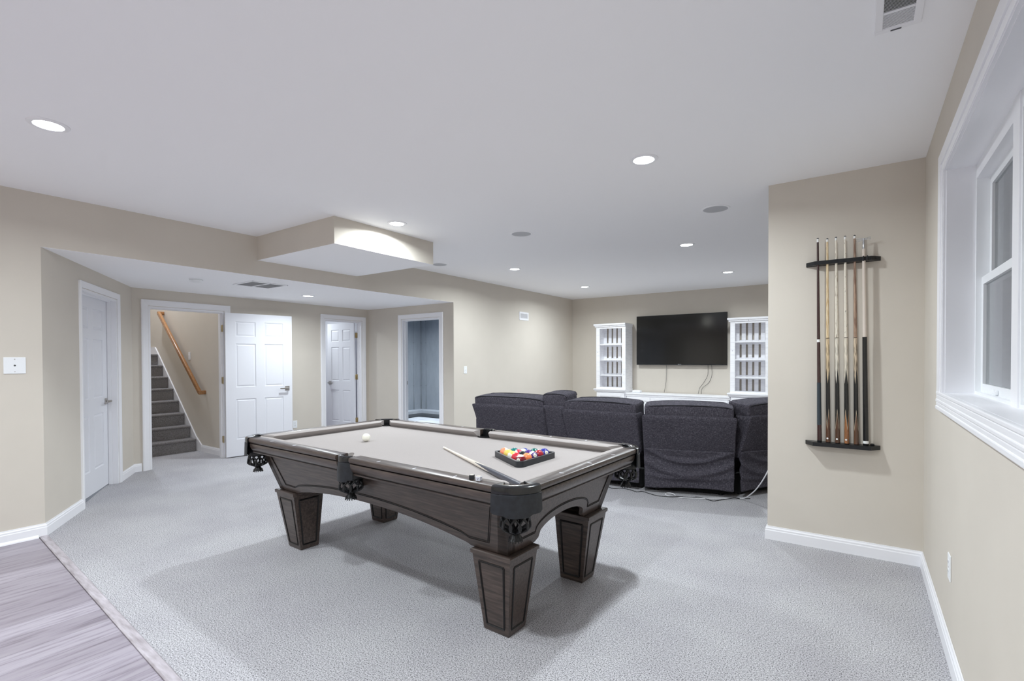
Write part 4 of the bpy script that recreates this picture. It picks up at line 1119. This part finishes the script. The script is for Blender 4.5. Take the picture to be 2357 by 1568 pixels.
# ---------------------------------------------------------------- sofa
def soft(sx, sy, sz, rad, fn, cuts=12, puff=0.0, seed=0, ns=.006):
    """rounded cushion block, half sizes sx sy sz; fn maps a local point to its place"""
    b = bmesh.new(); bmesh.ops.create_cube(b, size=2)
    bmesh.ops.subdivide_edges(b, edges=b.edges[:], cuts=cuts, use_grid_fill=True)
    for v in b.verts:
        p = v.co.copy(); q = Vector((p.x * sx, p.y * sy, p.z * sz))
        inn = Vector((max(-sx + rad, min(sx - rad, q.x)), max(-sy + rad, min(sy - rad, q.y)), max(-sz + rad, min(sz - rad, q.z))))
        d = q - inn
        if d.length > 1e-9: q = inn + d.normalized() * rad
        u, w_, t = p.x, p.y, p.z
        q.y += puff * (1 - u * u) * (1 - t * t) * (1 if w_ > 0 else -1) * abs(w_)
        q.z += puff * .8 * (1 - u * u) * (1 - w_ * w_) * (1 if t > 0 else 0) * abs(t)
        q += Vector((noise.noise(q * 5 + Vector((seed, 0, 0))), noise.noise(q * 5 + Vector((0, seed + 3, 0))), noise.noise(q * 5 + Vector((0, 0, seed + 7))))) * ns
        v.co = fn(q)
    return b
sofa = thing('sectional_sofa', 'curved charcoal tweed sectional sofa seen from behind', 'sofa')
SW = MT['sofa']
def unit(x, y, ang, wb, wt, ztop, zsh, lean=.2, flap=True, seat=True, sd=0, depth=.95, hw=None):
    """x,y: floor position of the left end of the back's lower edge; the unit runs along ang, seat towards +y"""
    mx = Matrix.Translation((x, y, 0)) @ Matrix.Rotation(ang, 4, 'Z') @ Matrix.Translation((wb / 2, 0, 0))
    wz = lambda z: 1 + (wt / wb - 1) * min(1.05, max(0, (z - .1) / .7))
    yb = lambda z: -lean * max(0, (z - .30)) / (zsh - .30) * .92 - .012
    # back panel .40 .. zsh
    hz = (zsh - .38) / 2; cz = .38 + hz
    def fb(q):
        z = q.z + cz; return mx @ Vector((q.x * wz(z), q.y + .10 + yb(z), z))
    bk = obj('back', soft(wb / 2 - .004, .10, hz, .028, fb, 14, .008, sd), SW, sofa, True)
    # headrest pillow
    hh = (ztop - zsh + .06) / 2; hc = zsh - .06 + hh; hw_ = (hw or wb / 2) - .02
    def fh(q):
        z = q.z + hc; return mx @ Vector((q.x * wz(z) * .985, q.y + .155 + yb(zsh) + .02, z + q.y * .10 - .012 * abs(q.x / hw_) ** 3))
    obj('headrest', soft(hw_, .135, hh, .026, fh, 14, .004, sd + 5, .009), SW, bk, True)
    for side in (-1, 1):      # welted seams round the top face
        pts = []
        for k in range(15):
            u = -1 + 2 * k / 14; xx = u * (hw_ - .003)
            pts.append(fh(Vector((xx, side * (.131 if abs(u) < .95 else .118), hh * (.86 if abs(u) < .9 else .66) + .010 * (1 - u * u)))))
        b = bmesh.new(); tube(b, smooth_pts(pts, 3), .0055, 6); obj('piping', b, MT['piping'], bk, True)
    if flap:
        fz0, fz1 = .062, .46
        def ff(q):
            z = q.z + (fz0 + fz1) / 2; u = q.x / (wb / 2); t = (fz1 - z) / (fz1 - fz0)
            fold = 0
            for (a_, w_, am) in ((.26, .06, .030), (.60, .08, .038), (.95, .06, .020)):
                curve = a_ + .0 + .36 * (1 - u * u) * (1.0 if a_ < .8 else .3) - .30
                fold += am * math.exp(-((t - curve) / w_) ** 2)
            return mx @ Vector((q.x * wz(z), q.y + yb(max(z, .38)) * 1.0 + .004 - fold * (1 - .45 * abs(u)) - .018 * t, z - .014 * math.sin(u * 2.2 + sd) * t - .010 * (1 - u * u) * (1 - t)))
        fo = obj('back_flap', soft(wb / 2 - .008, .014, (fz1 - fz0) / 2, .012, ff, 44, 0, sd + 2, .004), SW, bk)
        for p in fo.data.polygons: p.use_smooth = True
    if seat:
        idq = lambda cx, cy, cz_: (lambda q: mx @ Vector((q.x + cx, q.y + cy, q.z + cz_)))
        st = obj('seat', soft(wb / 2 - .006, (depth - .2) / 2, .16, .05, idq(0, .2 + (depth - .2) / 2, .32), 8, .01, sd), SW, sofa, True)
        b = bmesh.new(); box(b, -wb / 2 + .012, wb / 2 - .012, .028, depth - .08, .022, .20, mx); obj('base', b, MT['blackmatte'], st)  # black underside cloth, set low so its colour also gives the shadow beneath
    for (fx, fy) in ((-wb / 2 + .12, .07), (wb / 2 - .12, .07), (-wb / 2 + .1, depth - .15), (wb / 2 - .1, depth - .15)):
        if wb < .5 and fx > 0: continue
        b = bmesh.new(); lathe(b, [(.024, 0), (.024, .09)], 12, mx @ Matrix.Translation((fx, fy, 0))); obj('foot', b, MT['black'], sofa, True)
    return mx
unit(-3.93, 5.01, 0, .93, 1.07, .925, .815, .21, sd=1)
unit(-2.965, 5.03, 0, .27, .33, .985, .835, .20, sd=2, hw=.15)
unit(-2.69, 5.01, 0, .83, .87, .925, .815, .21, sd=3)
m4 = unit(-1.83, 5.0, R(16), .855, .885, .918, .802, .21, sd=4)
m5 = unit(-1.00, 5.275, R(58), .84, .90, .942, .815, .21, sd=5)
unit(-.54, 6.00, R(84), .30, .33, .975, .835, .2, sd=6, hw=.15)
m7 = unit(-.50, 6.31, R(90), .93, .95, .93, .82, .2, sd=7)
b = soft(.105, .46, .29, .05, lambda q: Vector((q.x - 4.02, q.y + 5.50, q.z + .35)), 8, .01, 9); obj('armrest', b, SW, sofa, True)
b = soft(.46, .105, .29, .05, lambda q: Vector((q.x - 1.00, q.y + 7.36, q.z + .35)), 8, .01, 10); obj('armrest', b, SW, sofa, True)

# ---------------------------------------------------------------- television wall
YF = 9.38
def bookcase(x0, label, seed):
    t = thing('bookcase', label, 'bookcase', (x0, YF, 0)); wd, dp = .635, YT - YF - .03
    F = MT['furn']
    b = bmesh.new(); box(b, 0, .025, .02, dp, .70, 2.02); box(b, wd - .025, wd, .02, dp, .70, 2.02); box(b, .025, wd - .025, .02, dp, 1.99, 2.02); box(b, .025, wd - .025, .02, dp, .745, .775)
    cs = obj('carcass', b, F, t)
    b = bmesh.new(); rbox(b, 0, .078, 0, .022, .745, 2.0, .003); rbox(b, wd - .078, wd, 0, .022, .745, 2.0, .003); rbox(b, .078, wd - .078, 0, .022, 1.965, 2.0, .003); rbox(b, .078, wd - .078, 0, .022, .745, .782, .003)
    obj('face_frame', b, F, t)
    b = bmesh.new(); rbox(b, -.022, wd + .006, -.022, dp + .004, 2.0, 2.028, .004); rbox(b, -.042, wd + .010, -.042, dp, 2.028, 2.066, .006); obj('crown', b, F, t)
    b = bmesh.new(); rbox(b, -.045, wd + .008, -.045, dp + .003, .722, .748, .004); rbox(b, -.026, wd + .004, -.026, dp + .003, .69, .722, .004); obj('waist_moulding', b, F, t)
    for z in (1.655, 1.342, 1.030): obj('shelf', bx(.026, wd - .026, .03, dp - .045, z - .02, z, .002), F, t)
    n = 6; gap = .036; w_ = (wd - .05 - gap * (n - 1)) / n
    for k in range(n): obj('back_slat', bx(.025 + k * (w_ + gap), .025 + k * (w_ + gap) + w_, dp - .035, dp - .023, .775, 1.99), F, t)
    for z in (1.655, 1.342, 1.030): obj('back_rail', bx(.025, wd - .025, dp - .022, dp - .01, z - .05, z + .03), F, t)
    # base
    b = bmesh.new(); box(b, 0, wd, .02, dp, .08, .69); box(b, .01, wd - .01, .03, dp, 0, .08); obj('base_cabinet', b, F, t)
    b = bmesh.new(); rbox(b, .02, wd - .02, -.002, .02, .1, .67, .003)
    db = obj('cabinet_door', b, F, t)
    b = bmesh.new()
    for (a0, a1, z0_, z1_) in ((.02, .10, .1, .67), (wd - .10, wd - .02, .1, .67), (.10, wd - .10, .1, .18), (.10, wd - .10, .60, .67)): rbox(b, a0, a1, -.016, -.001, z0_, z1_, .003)
    obj('door_frame', b, F, db)
    b = bmesh.new()
    for (px_, pz_) in ((.038, 1.49), (wd - .035, 1.04), (.3, 2.012), (.03, .64)): rbox(b, px_ - .005, px_ + .005, -.0235 if pz_ > 2 else -.001, -.018 if pz_ > 2 else .002, pz_ - .008, pz_ + .008, .002)
    obj('distress_mark', b, mat('bare_grey_wood', (176, 174, 178), .7), cs)
    return t
bookcase(-4.45, 'white bookcase with slatted back to the left of the television', 1)
bookcase(-1.88, 'white bookcase with slatted back right of the television, beside the stub wall', 2)
mc = thing('media_console', 'long low white media console under the television', 'media console', (-3.812, YF, 0)); wd = 1.93; F = MT['furn']; dp = YT - YF - .03
obj('console_top', bx(.0, wd - .002, -.02, dp, .655, .682, .005), F, mc)
b = bmesh.new(); rbox(b, .0, wd, -.008, dp - .01, .625, .655, .004); box(b, .012, wd - .012, .01, dp - .01, .08, .625); box(b, .02, wd - .02, .03, dp - .03, 0, .08); obj('console_body', b, F, mc)
for k in range(4):
    w_ = (wd - .06) / 4; x0 = .03 + k * w_
    d_ = obj('console_door', bx(x0 + .006, x0 + w_ - .006, -.003, .011, .11, .60, .002), F, mc)
    b = bmesh.new()
    for (a0, a1, z0_, z1_) in ((x0 + .006, x0 + .066, .11, .60), (x0 + w_ - .066, x0 + w_ - .006, .11, .60), (x0 + .066, x0 + w_ - .066, .11, .17), (x0 + .066, x0 + w_ - .066, .54, .60)): rbox(b, a0, a1, -.014, -.002, z0_, z1_, .002)
    obj('door_frame', b, F, d_)
rt_ = obj('wifi_router', bx(-.085, .085, -.06, .06, 0, .048, .02, 4), MT['plastic'], None, True, loc=(-3.66, 9.60, .6825))
tag(rt_, 'small rounded white box on the media console beside the left bookcase', 'router')
tv = thing('television', 'large black flat television mounted on the far wall', 'television', (-2.848, 9.69, 1.232))
W2, HT = .8555, .973
obj('screen', bx(-W2 + .008, W2 - .008, -.0005, .004, .018, HT - .006), MT['screen'], tv)
b = bmesh.new(); box(b, -W2, W2, .002, .035, .0, HT)
for (a0, a1, z0_, z1_) in ((-W2, -W2 + .008, 0, HT), (W2 - .008, W2, 0, HT), (-W2 + .008, W2 - .008, 0, .018), (-W2 + .008, W2 - .008, HT - .006, HT)): box(b, a0, a1, -.004, .002, z0_, z1_)
obj('bezel', b, MT['bezel'], tv)
obj('bottom_strip', bx(-W2 + .01, W2 - .01, -.0055, -.003, .002, .007), mat('dark_silver', (92, 94, 98), .3, metal=1), tv)
b = bmesh.new(); rbox(b, -.03, -.014, -.006, -.0035, .009, .017, .001); rbox(b, -.010, .030, -.006, -.0035, .0105, .0145, .001); obj('logo', b, mat('logo_silver', (200, 202, 206), .3), tv)
obj('wall_mount', bx(-.3, .3, .035, YT - 9.69, .3, .7), MT['black'], tv)
for k, (pts, lb) in enumerate((([(-3.121, 9.745, 1.24), (-3.12, 9.75, 1.05), (-3.135, 9.752, .85), (-3.155, 9.72, .69)], 'single thin grey cord hanging straight under the television'),
                ([(-2.338, 9.745, 1.24), (-2.345, 9.752, 1.05), (-2.42, 9.755, .90), (-2.49, 9.75, .80), (-2.51, 9.72, .69)], 'left cord of the pair hanging under the right half of the television'),
                ([(-2.276, 9.745, 1.24), (-2.27, 9.752, 1.05), (-2.33, 9.755, .90), (-2.44, 9.75, .80), (-2.452, 9.72, .69)], 'right cord of the pair hanging under the right half of the television'))):
    tag(obj('power_cord', cordmesh(pts, .0035), mat('grey_cord', (84, 82, 84), .5), smooth=True), lb, 'cord', 'cords hanging under the television')

# ---------------------------------------------------------------- ceiling and wall fittings
for (x, y, lb) in ((-1.036, 4.565, 'round white ceiling speaker near the stub wall, largest of the three'), (-2.88, 4.296, 'round white ceiling speaker in the middle of the ceiling'),
                   (-4.72, 5.03, 'round white ceiling speaker partly hidden behind the dropped ceiling box')):
    t = thing('ceiling_speaker', lb, 'speaker', (x, y, H), group='round ceiling speakers')
    b = bmesh.new(); lathe(b, [(.100, -.001), (.100, -.006), (.108, -.007), (.117, -.003), (.118, 0)], 44, cap=False); obj('rim', b, MT['ceil'], t, True)
    b = bmesh.new(); lathe(b, [(.001, -.0035), (.099, -.0045), (.099, -.001), (.001, -.001)], 44); obj('grille', b, MT['grille'], t, True)

def register(name, label, mx_, w_, h_, fr, nsl, bays=1, tilt=40, slotm=None, cat='vent', faceup=None):
    """flat register in local x (width) / y (height), facing +z local"""
    t = thing(name, label, cat); t.matrix_world = mx_
    b = bmesh.new(); iw = (w_ - fr * (bays + 1)) / bays
    for k in range(bays + 1): rbox(b, -w_ / 2 + k * (iw + fr), -w_ / 2 + k * (iw + fr) + fr, -h_ / 2, h_ / 2, 0, .008, .002)
    rbox(b, -w_ / 2 - .001, w_ / 2 + .001, -h_ / 2, -h_ / 2 + fr, 0, .0087, .002); rbox(b, -w_ / 2 - .001, w_ / 2 + .001, h_ / 2 - fr, h_ / 2, 0, .0087, .002)
    obj('frame', b, MT['white'], t)
    obj('backing', bx(-w_ / 2 + fr * .5, w_ / 2 - fr * .5, -h_ / 2 + fr * .5, h_ / 2 - fr * .5, .0002, .001), slotm or MT['dark'], t)
    for k in range(bays):
        x0 = -w_ / 2 + fr + k * (iw + fr); b = bmesh.new()
        for j in range(nsl):
            yy = -h_ / 2 + fr + (h_ - 2 * fr) * (j + .5) / nsl; tl = tilt if not faceup or j >= faceup else tilt * .45
            box(b, x0, x0 + iw, -.0045, .0045, -.0005, .0005, Matrix.Translation((0, yy, .0045)) @ Matrix.Rotation(R(tl), 4, 'X'))
        obj('louvres', b, MT['white'], t)
    if faceup: obj('centre_bar', bx(-w_ / 2 + fr, w_ / 2 - fr, -.003, .003, .001, .0092, .001), MT['white'], t); obj('damper_lever', bx(-.022, .012, -h_ / 2 + .008, -h_ / 2 + .012, .0085, .012), MT['greyslot'], t)
    return t
down = lambda x, y, z, a=0: Matrix.Translation((x, y, z)) @ Matrix.Rotation(R(a), 4, 'Z') @ Matrix.Rotation(PI, 4, 'X')
register('ceiling_vent', 'white louvred supply vent in the ceiling at the top right edge', down(.112, 2.345, H), .145, .27,   .025, 28, 1, 34, faceup=14, slotm=MT['greyslot'])
register('return_grille', 'white two-bay return air grille in the low alcove ceiling', down(-5.78, 3.12, HS, 90), .43, .43, .022, 20, 2, 25, slotm=MT['greyslot'])
register('wall_vent', 'small white air register high on the left wall of the TV room', frame_mx((XL, 7.84, 2.165), (0, 1, 0), (0, 0, 1)), .31, .155, .034, 9, 1, 35, slotm=MT['greyslot'])
t = thing('smoke_detector', 'round white smoke detector on the low alcove ceiling', 'smoke detector', (-5.93, 2.49, HS))
b = bmesh.new(); lathe(b, [(.066, 0), (.068, -.008), (.064, -.012)], 36, cap=False); lathe(b, [(.06, -.006), (.063, -.014), (.055, -.032), (.03, -.040), (.001, -.041)], 36, cap=False); obj('housing', b, MT['plastic'], t, True)
b = bmesh.new(); lathe(b, [(.0615, -.0135), (.0635, -.0135), (.0635, -.0105), (.0615, -.0105)], 36, cap=False); obj('slot_ring', b, MT['dark'], t, True)
b = bmesh.new(); lathe(b, [(.001, -.041), (.008, -.0425), (.009, -.040)], 14, cap=False); obj('test_button', b, MT['plastic'], t, True)

def plate(name, label, mx_, cat, kind):
    """local x right, y up, z out of the wall"""
    t = thing(name, label, cat); t.matrix_world = mx_
    w_, h_ = {'blank': (.122, .124), 'switch': (.072, .118), 'outlet': (.072, .118)}[kind]
    obj('plate', bx(-w_ / 2, w_ / 2, -h_ / 2, h_ / 2, 0, .006, .003), MT['plastic'], t)
    def scr(y): 
        b = bmesh.new(); lathe(b, [(.001, .0068), (.0035, .0068), (.0038, .0055)], 12, Matrix.Translation((0, y, 0)), cap=False); obj('screw', b, MT['nickel'], t, True)
    if kind == 'blank':
        scr(.047); scr(-.047); b = bmesh.new(); lathe(b, [(.001, .0064), (.006, .0064), (.007, .0055)], 14, Matrix.Translation((0, 0, 0)), cap=False); obj('cable_hole', b, MT['dark'], t, True)
    if kind == 'switch':
        scr(.038); scr(-.038); b = bmesh.new(); rbox(b, -.005, .005, -.011, .011, .005, .008, .001); rbox(b, -.004, .004, 0, .009, .007, .017, .002); obj('toggle', b, MT['plastic'], t)
    if kind == 'outlet':
        scr(0)
        for yy in (.021, -.021):
            b = bmesh.new(); rbox(b, -.0165, .0165, yy - .0135, yy + .0135, .005, .0075, .004); sk = obj('socket', b, MT['plastic'], t)
            b = bmesh.new()
            for (x_, hh) in ((-.0065, .0045), (.0065, .004)): box(b, x_ - .0011, x_ + .0011, yy + .002 - hh, yy + .002 + hh, .0076, .0079)
            lathe(b, [(.001, .0079), (.0024, .0079)], 8, Matrix.Translation((0, yy - .0075, 0)), cap=False); obj('slots', b, MT['dark'], sk)
    return t
onleft = lambda y, z: frame_mx((XL, y, z), (0, 1, 0), (0, 0, 1))
plate('cable_plate', 'square white cable plate on the left wall nearest the camera', onleft(.928, 1.33), 'wall plate', 'blank')
plate('light_switch', 'white toggle switch on the left wall by the sofa', onleft(6.136, 1.187), 'switch', 'switch')
plate('wall_outlet', 'white double outlet low on the alcove wall beside the open door', frame_mx((XA, 4.43, .353), (0, 1, 0), (0, 0, 1)), 'outlet', 'outlet')
plate('wall_outlet', 'white outlet low on the right wall under the window', frame_mx((XR, 3.0, .41), (0, -1, 0), (0, 0, 1)), 'outlet', 'outlet')
plate('light_switch', 'white toggle switch on the stairwell wall beside the handrail', frame_mx((-8.42, YSW, 1.425), (1, 0, 0), (0, 0, 1)), 'switch', 'switch')

# ---------------------------------------------------------------- cords behind the sofa
wp = [(-.955, 5.20, .008), (-1.007, 5.16, .006), (-1.085, 5.12, .006), (-1.183, 5.05, .006), (-1.277, 4.985, .006), (-1.385, 4.93, .006), (-1.483, 4.91, .006), (-1.544, 4.90, .006), (-1.594, 4.95, .006), (-1.585, 5.00, .008), (-1.533, 4.985, .014), (-1.49, 4.93, .016)]
up_ = [(-.40, 4.335, .40), (-.43, 4.38, .43), (-.50, 4.50, .50), (-.565, 4.62, .52), (-.60, 4.69, .485), (-.636, 4.74, .42), (-.676, 4.78, .335), (-.72, 4.84, .255), (-.775, 4.95, .17), (-.84, 5.06, .09), (-.90, 5.15, .03)]
tag(obj('extension_cord', cordmesh(up_ + wp, .005, 5, 8), MT['whitecord'], smooth=True), 'white extension cord looping on the carpet behind the sofa', 'cord')
bk_ = [(-2.228, 4.93, .004), (-2.12, 4.87, .004), (-2.06, 4.93, .004), (-1.955, 4.92, .004), (-1.869, 4.885, .004), (-1.822, 4.93, .004), (-1.744, 4.895, .004), (-1.651, 4.86, .004), (-1.558, 4.88, .004), (-1.465, 4.905, .013), (-1.353, 4.98, .004), (-1.31, 5.03, .004), (-1.25, 5.03, .004), (-1.151, 4.98, .004), (-1.09, 5.06, .004), (-1.0, 5.14, .016), (-.93, 5.22, .004), (-.87, 5.26, .004)]
tag(obj('black_cord', cordmesh(bk_, .0035, 5, 6), MT['black'], smooth=True), 'thin black cord snaking along the carpet under the sofa edge', 'cord')
